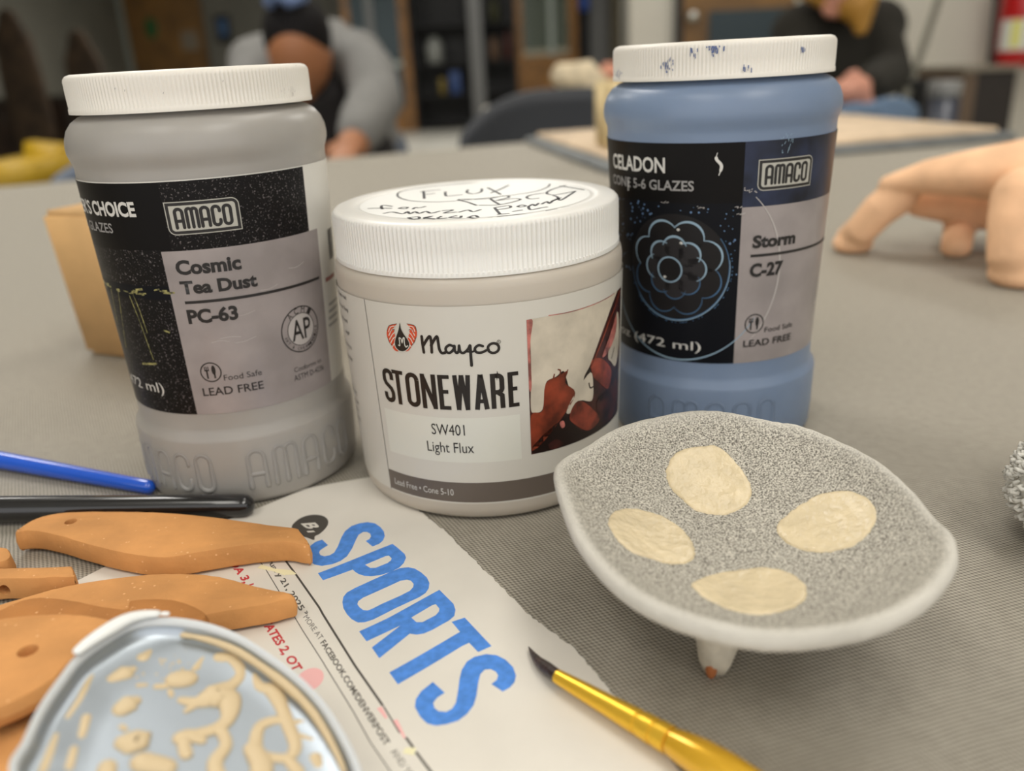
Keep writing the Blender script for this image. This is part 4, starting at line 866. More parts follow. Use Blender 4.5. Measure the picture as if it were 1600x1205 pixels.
# printed photograph of a glazed relief tile on the right of the label
xa, xb = (PP(50, 260)[0]+PP(88, 1150)[0])/2, PP(676, 450)[0]; za, zb_ = (PP(50, 258)[1]+PP(400, 185)[1]+PP(678, 45)[1])/3, (PP(88, 1150)[1]+PP(668, 868)[1])/2
I_p0 = mat('print_maroon', (50, 22, 19), rough=.3, var=.5, vscale=180); I_p1 = mat('print_cream', (196, 186, 168), rough=.3, var=.06, vscale=120); I_p2 = mat('print_rust', (112, 48, 30), rough=.3, var=.3, vscale=140); I_p3 = mat('print_black_brown', (26, 12, 10), rough=.3); I_p4 = mat('print_leaf_red', (116, 50, 36), rough=.3, var=.35, vscale=160); I_p5 = mat('print_pink', (160, 96, 88), rough=.3, var=.25, vscale=300)
art.rect((xa, zb_), (xb, za), I_p0, 1)
def pp(pts, m, L, sm=True):
    Q = [PP(*p) for p in pts]; Q = catm(Q, 4, True) if sm else Q
    art.poly([(min(max(x, xa), xb), min(max(y, zb_), za)) for x, y in Q], m, L)
pp([(88, 240), (250, 205), (440, 140), (662, 20), (610, 200), (545, 380), (480, 560), (440, 640), (420, 760), (350, 730), (320, 650), (300, 600), (250, 640), (190, 670), (175, 740), (160, 860), (110, 880), (82, 850), (85, 600), (78, 350)], I_p1, 2)
pp([(50, 255), (95, 262), (78, 420), (88, 700), (70, 720), (60, 500)], I_p5, 3)
pp([(180, 690), (260, 640), (330, 600), (312, 680), (380, 750), (300, 900), (90, 1140), (84, 900), (160, 870)], I_p2, 3); pp([(380, 750), (480, 610), (500, 700), (490, 800), (410, 800), (370, 870), (320, 880)], I_p1, 3)
pp([(490, 530), (560, 520), (620, 600), (600, 720), (540, 680), (495, 630)], I_p4, 4); pp([(340, 910), (400, 800), (500, 860), (540, 930), (470, 1000), (390, 970)], I_p4, 4); pp([(530, 790), (600, 750), (650, 820), (600, 890), (530, 880)], I_p0, 4)
pp([(600, 480), (660, 200), (672, 380), (650, 560), (620, 540)], I_p1, 4); pp([(630, 300), (655, 210), (650, 340), (600, 470), (560, 500)], I_p5, 5)
pp([(88, 1152), (300, 920), (420, 1000), (560, 960), (668, 868), (668, 905), (500, 1060)], I_p3, 3)
pp([(200, 1100), (250, 1060), (300, 1090), (230, 1130)], I_p0, 4); pp([(275, 950), (300, 935), (310, 970), (290, 985)], I_p5, 4)
art.stroke([PP(*p) for p in ((678, 50), (600, 280), (480, 580))], [.5, .9, .5], I_p2, 5); art.stroke(catm([PP(*p) for p in ((200, 228), (380, 195), (640, 80))], 5), .25, I_p5, 3)
for pts in ([(230, 660), (240, 620)], [(270, 650), (280, 600), (262, 590)], [(310, 640), (330, 590)], [(470, 680), (480, 715), (505, 700)], [(620, 520), (640, 440)]): art.stroke(catm([PP(*p) for p in pts], 3), .45, I_p2 if pts[0][0] < 400 else I_p3, 5)
# cropped directions print at the left edge
for (y0_, words) in ((470, 'Always read'), (488, 'before use. Keep'), (506, 'off lips, rims and'), (523, 'shelf'), (541, 'Fire according to'), (556, 'manufacturer'), (604, 'WARNING: TRACT'), (618, 'and avoid'), (632, 'if on skin'), (646, 'reaches')):
    xr_ = PS(165+ (y0_-455)*.42, 0)[0] if False else W(543+(y0_-470)*.115+({0: 0}.get(0)), y0_)[0]; zz = W(545, y0_)[1]
    wd = len(words)*.82; art.text(words, (xr_-wd+rng.uniform(-2, .5), zz), (wd, 0), (0, 1.35), I_ink, 2, .0)
art.finish('label', W.back, tB, (1.6, 0))

# ================================================================== NEWSPAPER
M_paper = mat('newsprint', (222, 217, 207), rough=.8, spec=.25, var=.015, vscale=40); M_blue = mat('blue_print', (84, 140, 220), rough=.75, spec=.2, var=.05, vscale=500)
I_rule = mat('print_charcoal', (74, 70, 64), rough=.8); I_txt = mat('print_grey', (92, 88, 82), rough=.8); I_lt = mat('print_light_grey', (128, 124, 118), rough=.8); I_rd = mat('print_red', (196, 62, 66), rough=.8); I_pk = mat('pink_stain', (240, 184, 182), rough=.8); I_ye = mat('pale_yellow_stain', (236, 230, 190), rough=.8)
def Z(px, py): p = on_z(px, py, .0005); return (p.x*1000, p.y*1000)
edge = []
def rough_line(a, b, n, amp, r=random.Random(5)):
    for k in range(n):
        t = k/n; edge.append((a[0]+(b[0]-a[0])*t+r.uniform(-amp, amp), a[1]+(b[1]-a[1])*t+r.uniform(-amp, amp)))
corner = [Z(648, 792), Z(695, 829), Z(751, 884), Z(829, 962), Z(899, 1014), Z(955, 1080), Z(1022, 1150), Z(1090, 1240)]
tl = Z(600, 738)
for a, b in zip(corner, corner[1:]): rough_line(a, b, 16, .28)
edge += [corner[-1], (26, 96), (-60, 96), (-118, 150), Z(112, 911), Z(163, 886), Z(240, 857), Z(395, 797), Z(475, 764), Z(560, 748), Z(618, 738)]
art = Art(); art.poly(edge, M_paper, 0)
c1 = lambda x, y: Z(470+x/7.086, 790+y/7.086); c2 = lambda x, y: Z(560+x/4.304, 870+y/4.304); c3 = lambda x, y: Z(360+x/5.478, 860+y/5.478); c4 = lambda x, y: Z(480+x/7.27, 1040+y/7.27); c5 = lambda x, y: Z(360+x/6.667, 740+y/6.667)
S1 = [(235, 375), (300, 435), (215, 490), (202, 515), (215, 545), (260, 560), (320, 548), (370, 518), (410, 450), (450, 350), (490, 285), (560, 230), (650, 200), (740, 187), (820, 200), (880, 240), (920, 290), (930, 340), (910, 390), (870, 425), (795, 455), (720, 395), (760, 375), (778, 345), (770, 315), (735, 295), (690, 295), (640, 325), (610, 380), (570, 470), (510, 560), (440, 610), (350, 645), (230, 665), (150, 650), (90, 605), (55, 555), (45, 520), (110, 440), (160, 400)]
Pp = [(190, 748), (245, 825), (575, 705), (600, 730), (640, 755), (700, 775), (780, 780), (880, 770), (1000, 735), (1090, 690), (1140, 640), (1165, 580), (1150, 540), (1110, 505), (1070, 470), (1015, 428)]; Ph = [(710, 655), (770, 692), (830, 690), (960, 640), (1000, 610), (1005, 585), (975, 557), (940, 562)]
Op = [(638, 887.1), (648, 889), (658, 895), (667, 903), (671, 911.5), (669.7, 920), (665, 927), (655, 933.5), (618, 950), (583, 967.6), (570, 972), (559, 972.4), (549, 967), (542, 959.5), (536.5, 950), (535, 941), (536.5, 932.5), (542, 925.5), (554.7, 918.4), (583, 905.7), (611, 893.7), (625, 888.3)]
Oh = [(1175, 822), (1220, 835), (1250, 870), (1245, 905), (1210, 945), (1100, 1000), (900, 1085), (790, 1140), (740, 1160), (690, 1155), (650, 1125), (625, 1090), (635, 1055), (690, 1015), (850, 945), (1000, 880), (1100, 835)]
Rp = [(545, 225), (600, 280), (640, 320), (653, 360), (645, 400), (610, 430), (500, 490), (440, 515), (390, 522), (345, 515), (270, 575), (140, 682), (90, 610), (287, 457), (55, 568), (5, 502), (200, 410), (350, 330)]; Rh = [(355, 408), (390, 440), (430, 440), (520, 395), (542, 370), (545, 350), (520, 320), (495, 328)]
Tp = [(715, 412), (895, 603), (805, 643), (745, 580), (700, 600), (265, 857), (208, 778), (684, 507), (628, 440)]
S2 = [(500, 840), (580, 912), (530, 945), (503, 980), (510, 1015), (540, 1038), (590, 1042), (630, 1020), (655, 980), (670, 900), (680, 820), (695, 760), (730, 705), (780, 675), (860, 657), (930, 665), (990, 695), (1040, 745), (1060, 800), (1050, 845), (1020, 880), (970, 907), (895, 857), (930, 830), (940, 800), (925, 775), (890, 757), (850, 760), (820, 790), (805, 850), (795, 930), (775, 995), (730, 1055), (670, 1100), (590, 1125), (520, 1135), (460, 1120), (415, 1075), (380, 1010), (385, 960), (420, 905)]
art.poly([c1(*p) for p in S1], M_blue, 1); art.poly([c1(*p) for p in Pp], M_blue, 1, [[c1(*p) for p in Ph]]); art.poly([Z(*p) for p in Op], M_blue, 1, [[c1(*p) for p in Oh]])
art.poly([c2(*p) for p in Rp], M_blue, 1, [[c2(*p) for p in Rh]]); art.poly([c2(*p) for p in Tp], M_blue, 1); art.poly([c2(*p) for p in S2], M_blue, 1)
rule = [c3(430, 30), c3(480, 100), c3(570, 220), c3(760, 490), Z(505, 961), Z(551, 1036), c4(540, 0), c4(860, 460)]; art.stroke(rule[:5]+rule[6:], .55, I_rule, 1); art.stroke([c4(870, 470), c4(1050, 770)], .3, I_rule, 1); art.stroke([c4(1120, 820), c4(1205, 935)], .55, I_rule, 1); art.stroke([c4(1235, 985), c4(1400, 1205), c4(1560, 1440)], .55, I_rule, 1)
art.stroke([c3(240, 80), c3(300, 160), c3(545, 565), c3(620, 690), c3(800, 970), c4(200, 0), c4(520, 520), c4(720, 880), c4(940, 1200), c4(1100, 1440)], .2, I_rule, 1)
def line(s, a, b, up, m, bold=0):
    a, b = Vector(a), Vector(b); art.text(s, a, b-a, Vector(up), m, 1, bold)
u = Vector(c3(660, 550))-Vector(c3(622, 578)); un = u
line('February 21, 2025', c3(255, 0), c3(598, 525), u*1.05, I_txt, .02); line('»', c3(632, 532), c3(650, 552), u*.8, I_txt, .02)
line('MORE AT', c3(622, 578), c3(760, 775), u, I_lt); line('FACEBOOK.COM/DENVERPOST', c3(770, 795), c4(888, 925), u, I_txt, .02); line('AND YOUTUBE', c4(945, 990), c4(1380, 1600), u, I_lt)
ur = Vector(c3(385, 640))-Vector(c3(298, 672)); line('CANADA 3,', c3(-150, -90), c3(118, 285), ur*.8, I_rd, .03); line('STATES 2, OT', c3(240, 575), c3(545, 1040), ur*.8, I_rd, .03); line('UNITED', c3(130, 305), c3(225, 545), ur*.8, I_rd, .03)
bub = [(640, 545), (700, 480), (780, 442), (870, 428), (960, 440), (1010, 475), (1018, 520), (990, 570), (930, 625), (880, 650), (870, 688), (800, 665), (720, 640), (660, 600)]
art.poly(catm([c5(*p) for p in bub], 4, True), I_rule, 1)
vb = Vector(c5(885, 520))-Vector(c5(735, 530)); art.text('B', c5(738, 520), Vector(c5(800, 575))-Vector(c5(738, 520)), vb*.93, M_paper, 2, .03); art.text('1', c5(795, 598), Vector(c5(812, 612))-Vector(c5(795, 598)), vb*.45, M_paper, 2, .02)
art.ell(Z(484, 1062), 3.2, 4.0, I_pk, 1); art.stroke([c4(820, 480), c4(900, 600)], [1.2, .6], I_pk, 1); art.stroke([c4(1000, 620), c4(1110, 830)], [1.0, .5], I_pk, 1); art.stroke([c4(1100, 970), c4(1225, 980)], [1.4, 2.0], I_ye, 2); art.stroke([c3(250, 140), c3(370, 170), c3(490, 195)], [1.8, 1.2, 2.8], I_ye, 2); art.stroke([c3(490, 190), c3(560, 205)], [2.8, .4], I_ye, 2)
def press(a, b, L):
    ed = max(0, a-2)*.010 if b < 225 else 0
    return (a/1000, b/1000, .00035+.0002*math.sin(a*.08+b*.05)**2+L*.00005)
pap = art.finish('newspaper', press, None, (3, 3), smooth=False); tag(pap, 'sheet of newspaper headed SPORTS in big blue letters lying on the table', 'newspaper')
sm = pap.modifiers.new('thickness', 'SOLIDIFY'); sm.thickness = .00012; sm.offset = -1
bpy.context.view_layer.update()

# ================================================================== TERRACOTTA ORNAMENTS
M_terra = mat('leather_hard_terracotta', (206, 148, 90), rough=.82, spec=.25, var=.05, vscale=60, bump=.35, bscale=350); M_terra_shade = mat('shade_painted_terracotta', (176, 118, 62), rough=.75, spec=.3, var=.06, vscale=60, bump=.35, bscale=350)  # second material is the same clay darkened to paint in shade
for m_ in (M_terra, M_terra_shade):                                         # pale grog specks in the clay
    nt, b, L = nodes_of(m_); src = b.inputs['Base Color'].links[0].from_socket
    tc = nt.nodes.new('ShaderNodeTexCoord'); v = nt.nodes.new('ShaderNodeTexVoronoi'); v.inputs['Scale'].default_value = 420; L(tc.outputs['Object'], v.inputs['Vector'])
    r = nt.nodes.new('ShaderNodeValToRGB'); r.color_ramp.elements[0].position = .09; r.color_ramp.elements[1].position = .17; r.color_ramp.elements[0].color = (1, 1, 1, 1); r.color_ramp.elements[1].color = (0, 0, 0, 1); L(v.outputs['Distance'], r.inputs['Fac'])
    n = nt.nodes.new('ShaderNodeTexNoise'); n.inputs['Scale'].default_value = 130; L(tc.outputs['Object'], n.inputs['Vector']); g = nt.nodes.new('ShaderNodeMath'); g.operation = 'GREATER_THAN'; g.inputs[1].default_value = .53; L(n.outputs['Fac'], g.inputs[0])
    mu = nt.nodes.new('ShaderNodeMath'); mu.operation = 'MULTIPLY'; L(r.outputs['Color'], mu.inputs[0]); L(g.outputs[0], mu.inputs[1])
    mx = nt.nodes.new('ShaderNodeMix'); mx.data_type = 'RGBA'; L(mu.outputs[0], mx.inputs[0]); L(src, mx.inputs[6]); mx.inputs[7].default_value = (*lin((228, 176, 124)), 1); L(mx.outputs[2], b.inputs['Base Color'])
def ornament(name, lab, px, zt, zb, m, hole=None, n=6, grp='terracotta ornaments', bev=.0011, spl=True, tip=None):
    """hand-cut clay slab: outline of its top face, thickness zt-zb, optional pierced hole"""
    P = [Vector(on_z(x, y, zt)[:2]) for x, y in px]
    if spl: P = [Vector(v[:2]) for v in spline([Vector((*p, 0)) for p in P], n)]
    ar = sum(P[i-1].x*P[i].y-P[i].x*P[i-1].y for i in range(len(P)))
    if ar < 0: P.reverse()
    N = len(P); nor = []
    for i in range(N):
        d = (P[(i+1) % N]-P[i-1]).normalized(); nor.append(Vector((-d.y, d.x)))
    r = random.Random(len(lab))
    bm = bmesh.new(); rings = []
    for dz, ins in ((zb, bev*.9), (zb+bev*.7, .0001), (zb+(zt-zb)*.5, -.0003), (zt-bev*.8, 0.0001), (zt-bev*.25, bev*.35), (zt, bev)):
        rings.append([bm.verts.new((p.x+q.x*ins+r.uniform(-1, 1)*.00007, p.y+q.y*ins+r.uniform(-1, 1)*.00007, dz+((tip(p.x, p.y)) if tip else 0)+r.uniform(-1, 1)*.00004)) for p, q in zip(P, nor)])
    for A, B in zip(rings, rings[1:]):
        for i in range(N): bm.faces.new((A[i], A[(i+1) % N], B[(i+1) % N], B[i]))
    hr = []
    if hole:
        c = Vector(on_z(*hole[:2], zt)[:2]); R = hole[2]
        for dz, rr in ((zb, R), (zb+.0004, R), (zt-.0006, R), (zt, R*1.1)):
            hr.append([bm.verts.new((c.x+rr*math.cos(2*PI*k/20), c.y+rr*math.sin(2*PI*k/20), dz+(tip(c.x, c.y) if tip else 0))) for k in range(20)])
        for A, B in zip(hr, hr[1:]):
            for i in range(20): bm.faces.new((A[i], B[i], B[(i+1) % 20], A[(i+1) % 20]))
    for ring, hh in ((rings[-1], hr[-1] if hr else None), (rings[0], hr[0] if hr else None)):
        lp = [[v.co.copy() for v in ring]]+([[v.co.copy() for v in hh]] if hh else []); lp = [[Vector((v.x, v.y, 0)) for v in l] for l in lp]; vv = ring+(hh or [])
        for tri in geometry.tessellate_polygon(lp):
            try: bm.faces.new([vv[k] for k in tri])
            except ValueError: pass
    return tag(obj(name, bm, m, sharp=26), lab, 'clay ornament', grp)
k3 = lambda L: [(x/3.2, 680+y/3.2) for x, y in L]; k1 = lambda L: [(x/7.09, 840+y/7.09) for x, y in L]; k7 = lambda L: [(x/2.977, 800+y/2.977) for x, y in L]
ornament('clay_fish', 'terracotta fish with a pierced eye below the black handle, its tail on the newspaper',
    k3([(72, 482), (110, 450), (180, 412), (260, 390), (350, 380), (470, 377), (600, 377), (730, 379), (850, 384), (1010, 398), (1180, 420), (1340, 442), (1480, 460), (1500, 474), (1550, 540), (1500, 545), (1420, 532), (1300, 540), (1170, 556), (1050, 575), (950, 592), (850, 608), (780, 610), (720, 604), (640, 592), (560, 576), (480, 556), (400, 534), (330, 512), (260, 494), (180, 478), (110, 478)]), .0080, .0009, M_terra, (354/3.2, 680+432/3.2, .0017), n=3)
ornament('clay_fish', 'terracotta slab with a squared tail on the newspaper, second from the black handle',
    k3([(1470, 806), (1450, 784), (1350, 764), (1250, 742), (1170, 718), (1100, 702), (1000, 690), (900, 686), (790, 688), (690, 695), (550, 712), (400, 736), (300, 756), (200, 782), (100, 812), (0, 842), (-60, 880), (0, 960), (300, 1020), (700, 990), (950, 930), (1040, 896), (1190, 868), (1340, 843), (1400, 826)]), .0076, .0010, M_terra, n=3)
ornament('clay_fish', 'dark damp terracotta slab with a rounded end, lying across the squared tail slab',
    k1([(-150, 850), (0, 790), (120, 730), (250, 680), (380, 655), (500, 650), (700, 668), (900, 700), (1080, 738), (1276, 770), (1400, 775)])+k3([(650, 822), (760, 812), (850, 815), (920, 830), (975, 852), (1030, 885), (1022, 915), (960, 935), (850, 960), (700, 1010), (450, 1060), (200, 1080), (-100, 1060)]), .0134, .0076, M_terra_shade, n=3)
ornament('clay_fish', 'large terracotta slab with a dark round hole, nearest the left edge beside the silver lid',
    k1([(-260, 960), (0, 880), (120, 858), (260, 842), (400, 832), (560, 824), (700, 822), (850, 828), (1000, 842), (1140, 868), (1276, 905), (1330, 945), (1240, 990), (1060, 1060)])+k7([(420, 560), (372, 640), (300, 720), (240, 780), (120, 850), (0, 905), (-120, 930), (-200, 800)]), .0192, .0136, M_terra, (43.5, 1017, .0020), n=4, bev=.0016)
ornament('clay_fish', 'terracotta slab at the lower left corner under the hole slab, beside the silver lid',
    [(-60, 1130), (-10, 1122), (30, 1112), (66, 1098), (90, 1092), (96, 1120), (70, 1180), (30, 1240), (-30, 1260), (-90, 1220)], .0110, .0010, M_terra, n=4, bev=.0016)
bar = ornament('clay_fish', 'narrow terracotta bar with a hole in its side, between two slabs at the left edge',
    k1([(-200, 345), (60, 330), (420, 322), (760, 312), (800, 325), (822, 420), (790, 437), (600, 437), (400, 448), (200, 452), (0, 452), (-200, 458)]), .0082, .0010, M_terra, n=3, bev=.0008)
ornament('clay_fish', 'small terracotta tip poking in at the left edge under the black handle',
    k1([(-300, 60), (-100, 70), (0, 92), (80, 106), (120, 165), (112, 215), (60, 250), (-40, 270), (-300, 280)]), .0098, .0010, M_terra, n=4)
# the bar's pierced hole
hp = on_y(10, 926, on_z(10, 903, .0082).y); bm = bmesh.new(); tube(bm, [hp-Vector((0, .01, 0)), hp+Vector((0, .03, .004))], [.0016, .0016], 20, caps=False)
bmesh.ops.recalc_face_normals(bm, faces=bm.faces); me_ = bpy.data.meshes.new('cut'); bm.to_mesh(me_); bm.free(); cut = bpy.data.objects.new('cut', me_); COL.objects.link(cut)
md = bar.modifiers.new('hole', 'BOOLEAN'); md.operation = 'DIFFERENCE'; md.solver = 'EXACT'; md.object = cut
dg = bpy.context.evaluated_depsgraph_get(); nm_ = bpy.data.meshes.new_from_object(bar.evaluated_get(dg)); bar.modifiers.clear()
if len(nm_.polygons) > 20: bar.data = nm_
bpy.data.objects.remove(cut)
# ================================================================== TOOL HANDLES
def handle(name, lab, cat, a, b, ra, rb, m, za, zb, ext=.05):
    A = on_z(*a, za); B = on_z(*b, zb); d = (A-B).normalized(); A2 = A+d*ext; A2.z = max(A2.z, ra)
    bm = bmesh.new(); n = 14; tube(bm, [B+(A2-B)*k/n for k in range(n+1)], [rb+(ra-rb)*min(1, (k/n)*1.2) for k in range(n+1)], 24)
    return tag(obj(name, bm, m), lab, cat)
M_bluep = mat('blue_lacquer', (22, 88, 206), rough=.22, coat=.6); M_blackp = mat('black_lacquer', (20, 20, 22), rough=.2, coat=.5)
handle('artist_brush', 'bright blue tapered brush handle lying at the left beside the grey jar', 'brush handle', (0, 719), (232, 761), .0036, .0025, M_bluep, .0037, .0026)
handle('modelling_tool', 'thick black tool handle with a rounded end lying behind the terracotta fish', 'tool handle', (0, 796), (380, 790), .0046, .0037, M_blackp, .0048, .0039)

# ================================================================== GOLD PAINTBRUSH
t = thing('paintbrush', 'gold watercolour brush with a dark pointed tip resting on the newspaper', 'paintbrush', on_z(1000, 1117, 0))
A = on_z(869, 1056, .0040); B = on_z(1047, 1157, .0046); d = (B-A).normalized(); ln = (B-A).length
bx_ = lambda s: A+d*(ln*s)
bm = bmesh.new(); tube(bm, [on_z(826, 1011, .0016), on_z(832, 1022, .0018), on_z(841, 1034, .0022), on_z(854, 1045, .0028), bx_(.02)], [.00012, .0007, .0012, .0016, .0015], 16); obj('bristles', bm, mat('dark_brown_bristle', (50, 34, 30), rough=.35, bump=.5, bscale=900, coat=.3, var=.3, vscale=300), t)
M_gold = mat('gold_ferrule', (244, 196, 62), rough=.3, metal=.65); M_gold2 = mat('gold_lacquer', (232, 180, 44), rough=.25, metal=.45, coat=.5)
def along(prof, m, name):
    bm = bmesh.new(); lathe(bm, [(r, s*ln) for s, r in prof], 40)
    q = Vector((0, 0, 1)).rotation_difference(d); bmesh.ops.transform(bm, matrix=Matrix.Translation(A) @ q.to_matrix().to_4x4(), verts=bm.verts); return obj(name, bm, m, t, sharp=28)
along([(0, .0013), (.01, .0016), (.2, .0019), (.5, .0023), (.735, .00265), (.74, .00240), (.765, .00240), (.77, .0027), (.87, .00285), (.875, .00258), (.90, .00258), (.905, .0029), (.995, .00295), (1.0, .0026)], M_gold, 'ferrule')
along([(1.0, .0022), (1.01, .0028), (1.10, .0033), (1.25, .0038), (1.42, .0038), (1.6, .0034), (1.8, .0028), (2.1, .0024), (3.2, .0018), (4.2, .0013), (4.3, .0004)], M_gold2, 'handle')

# ================================================================== UPTURNED LID WITH DRIED SLIP
LP = Vector((-.066, .132, .0250)); LN = Vector((.24, 0, 1)).normalized()
rim_px = [(13, 1200), (34, 1156), (60, 1102), (94, 1053), (121, 1020), (163, 990), (205, 968), (255, 962), (315, 969), (371, 988), (420, 1018), (469, 1055), (507, 1094), (539, 1143), (562, 1190), (574, 1235)]
R3 = [on_plane(x, y, LP, LN) for x, y in rim_px]
cL = (R3[0]+R3[-1])/2; ax = (R3[-1]-R3[0])/2; bxv = -(on_plane(255, 962, LP, LN)-cL)*.75
R3 += [cL+ax*math.cos(a)+bxv*math.sin(a) for a in [math.radians(v) for v in (22, 45, 68, 90, 112, 135, 158)]]
R3 = spline(R3, 12); NR = len(R3); cL = sum(R3, Vector())/NR
def lidpt(i, k, dz): return cL+(R3[i]-cL)*k+LN*dz
t = thing('upturned_lid', 'upturned white lid with a silver liner and dried cream slip, leaning on terracotta slabs', 'lid', LP)
bm = bmesh.new(); rr_ = random.Random(4); rings = []
for k, dz, rib in ((.90, -.0098, 0), (.985, -.0098, 0), (1.0, -.009, 1), (1.0, -.0015, 1), (1.0, -.0004, 0), (.985, 0, 0), (.965, -.0002, 0), (.95, -.0010, 0), (.945, -.0042, 0), (.90, -.0046, 0)):
    rings.append([bm.verts.new(lidpt(i, k-(.012 if rib and i % 2 else 0), dz)) for i in range(NR)])
for Aa, Bb in zip(rings, rings[1:]):
    for i in range(NR): bm.faces.new((Aa[i], Aa[(i+1) % NR], Bb[(i+1) % NR], Bb[i]))
bm.faces.new(rings[0][::-1]); bm.faces.new(rings[-1]); obj('rim', bm, mat('cool_white_plastic', (206, 210, 212), rough=.4, sss=.2, sssr=.003), t, sharp=50)
bm = bmesh.new(); rg = [[bm.verts.new(lidpt(i, k, dz)) for i in range(NR)] for k, dz in ((.944, -.0012), (.932, -.0030), (.88, -.0038), (.6, -.0041), (.3, -.0042))]
for Aa, Bb in zip(rg, rg[1:]):
    for i in range(NR): bm.faces.new((Aa[i], Aa[(i+1) % NR], Bb[(i+1) % NR], Bb[i]))
bm.faces.new(rg[-1]); liner = obj('foil_liner', bm, mat('silver_foil', (178, 187, 196), rough=.38, metal=.9, bump=.12, bscale=60), t); liner['label'] = 'shiny silver liner'
M_slip = mat('cream_slip', (208, 187, 150), rough=.5, spec=.4, bump=.2, bscale=200)
LQ = LP-LN*.0041
def lq(x, y, h=0): return on_plane(x/2.857, 940+y/2.857, LQ+LN*h, LN)
bm = bmesh.new()
def drip(pts, ws):
    P = [lq(*p) for p in pts]; P = spline(P, 4, False); n = len(P); m_ = len(ws)
    W_ = [ws[min(int(k/(n-1)*(m_-1)), m_-2)]*(1-(k/(n-1)*(m_-1)) % 1)+ws[min(int(k/(n-1)*(m_-1))+1, m_-1)]*((k/(n-1)*(m_-1)) % 1) if k < n-1 else ws[-1] for k in range(n)]
    base = len(bm.verts); tube(bm, P, [w*3.3e-5 for w in W_], 10)
    bm.verts.ensure_lookup_table()
    for v in bm.verts[base:]:
        q = (v.co-LQ).dot(LN); v.co -= LN*q*.55
for pts, ws in (([(985, 252), (1040, 255), (1075, 320), (1040, 370), (960, 420), (1020, 440), (1020, 520), (960, 570), (830, 610), (830, 680)], [50, 55, 34, 40, 90, 80, 46, 40, 36, 40]), ([(960, 420), (880, 450), (810, 440)], [90, 44, 26]), ([(880, 455), (830, 490)], [30, 16]), ([(985, 575), (1010, 640), (960, 720), (980, 800)], [38, 36, 44, 50]),
    ([(1130, 310), (1160, 380), (1220, 400), (1260, 480), (1290, 560), (1320, 650), (1280, 700), (1180, 690), (1140, 660), (1160, 560), (1240, 530), (1290, 545)], [14, 40, 66, 44, 44, 40, 34, 34, 44, 36, 34, 30]), ([(1215, 345), (1220, 350)], [28, 28]), ([(1290, 545), (1370, 535)], [30, 16]), ([(1300, 590), (1400, 620)], [26, 18]), ([(1130, 660), (1170, 740), (1150, 800)], [56, 66, 60]), ([(1280, 700), (1330, 760)], [34, 40]),
    ([(640, 250), (680, 215)], [44, 14]), ([(872, 300), (912, 245)], [24, 14]), ([(790, 350), (830, 345)], [70, 72]), ([(505, 345), (560, 320), (590, 305)], [40, 64, 30]), ([(545, 480), (580, 455), (600, 445)], [56, 66, 40]), ([(560, 630), (620, 620), (580, 650)], [60, 80, 50]), ([(640, 720), (740, 740)], [70, 60]), ([(700, 380), (740, 378)], [22, 22]), ([(480, 740), (470, 790)], [50, 50]), ([(1410, 700), (1420, 730)], [40, 30]), ([(545, 560), (560, 570)], [20, 16]), ([(760, 400), (765, 420)], [18, 16]), ([(620, 375), (650, 372)], [18, 14]), ([(810, 610), (850, 600), (900, 620)], [50, 50, 30]),
    ([(400, 330), (360, 430), (300, 520)], [34, 26, 24]), ([(385, 520), (365, 600)], [30, 24]), ([(320, 340), (310, 360)], [34, 24]), ([(250, 600), (220, 680), (190, 760)], [24, 30, 28]), ([(330, 660), (310, 740)], [24, 26])):
    drip(pts, ws)
for k in range(46):
    x, y = rr_.gauss(760, 60), rr_.gauss(260, 50); p = lq(x, y); ball(bm, p, rr_.uniform(.0002, .0005), (1, 1, .5), None, 8, 6)
obj('dried_slip', bm, M_slip, t)
bm = bmesh.new(); P = [lidpt(int(i), .905, -.0022) for i in [q % NR for q in range(int(7.5*12), int(14.5*12), 4)]]
tube(bm, P, [.0004+.0004*math.sin(PI*k/(len(P)-1))+.0002*rr_.random() for k in range(len(P))], 8); o = obj('slip_line', bm, M_slip, t)
bm = bmesh.new()                                                        # torn white flaps on the rim
for i0, i1, wd in ((int(4.0*12), int(6.9*12), .0016), (int(7.05*12), int(7.2*12), .0006)):
    Q = [lidpt(i, .985, .0009) for i in range(i0, i1)]; tube(bm, Q, [wd*(.55+.45*math.sin(PI*k/(len(Q)-1)))+.0003 for k in range(len(Q))], 12, (.55, 1))
o = obj('torn_seal', bm, mat('white_seal_paper', (236, 238, 236), rough=.5), t); o['label'] = 'torn white seal on the rim'

# ================================================================== THREE-LEGGED DISH
dish_px = [(865, 747), (875, 720), (914, 699), (943, 680), (977, 665), (1028, 652), (1088, 643), (1139, 646), (1207, 660), (1254, 668), (1309, 690), (1372, 722), (1424, 765), (1462, 811), (1491, 842), (1499, 876), (1487, 910), (1453, 948), (1394, 982), (1317, 1003), (1219, 1012), (1147, 1004), (1062, 981), (990, 947), (935, 900), (892, 833)]
rimz = lambda y: .0290+(y-.13)*.09
def on_rim(px, py): 
    d = ray(px, py); k = (.0290-.13*.09+.09*O.y-O.z)/(d.z-.09*d.y); return O+d*k
RD = spline([on_rim(x, y-(9 if y > 880 else 4 if y > 830 else 0)) for x, y in dish_px], 6); ND = len(RD); cD = sum(RD, Vector())/ND
t = thing('footed_dish', 'pale speckled clay dish on small feet with four cream glaze ovals inside', 'dish', (cD.x, cD.y, 0))
M_dish = mat('dry_glaze', (150, 148, 144), rough=.85, spec=.2); nt, b, L = nodes_of(M_dish)
tc = nt.nodes.new('ShaderNodeTexCoord'); n1 = nt.nodes.new('ShaderNodeTexNoise'); n1.inputs['Scale'].default_value = 2300; n1.inputs['Detail'].default_value = 2; n2 = nt.nodes.new('ShaderNodeTexNoise'); n2.inputs['Scale'].default_value = 60; n2.inputs['Detail'].default_value = 4
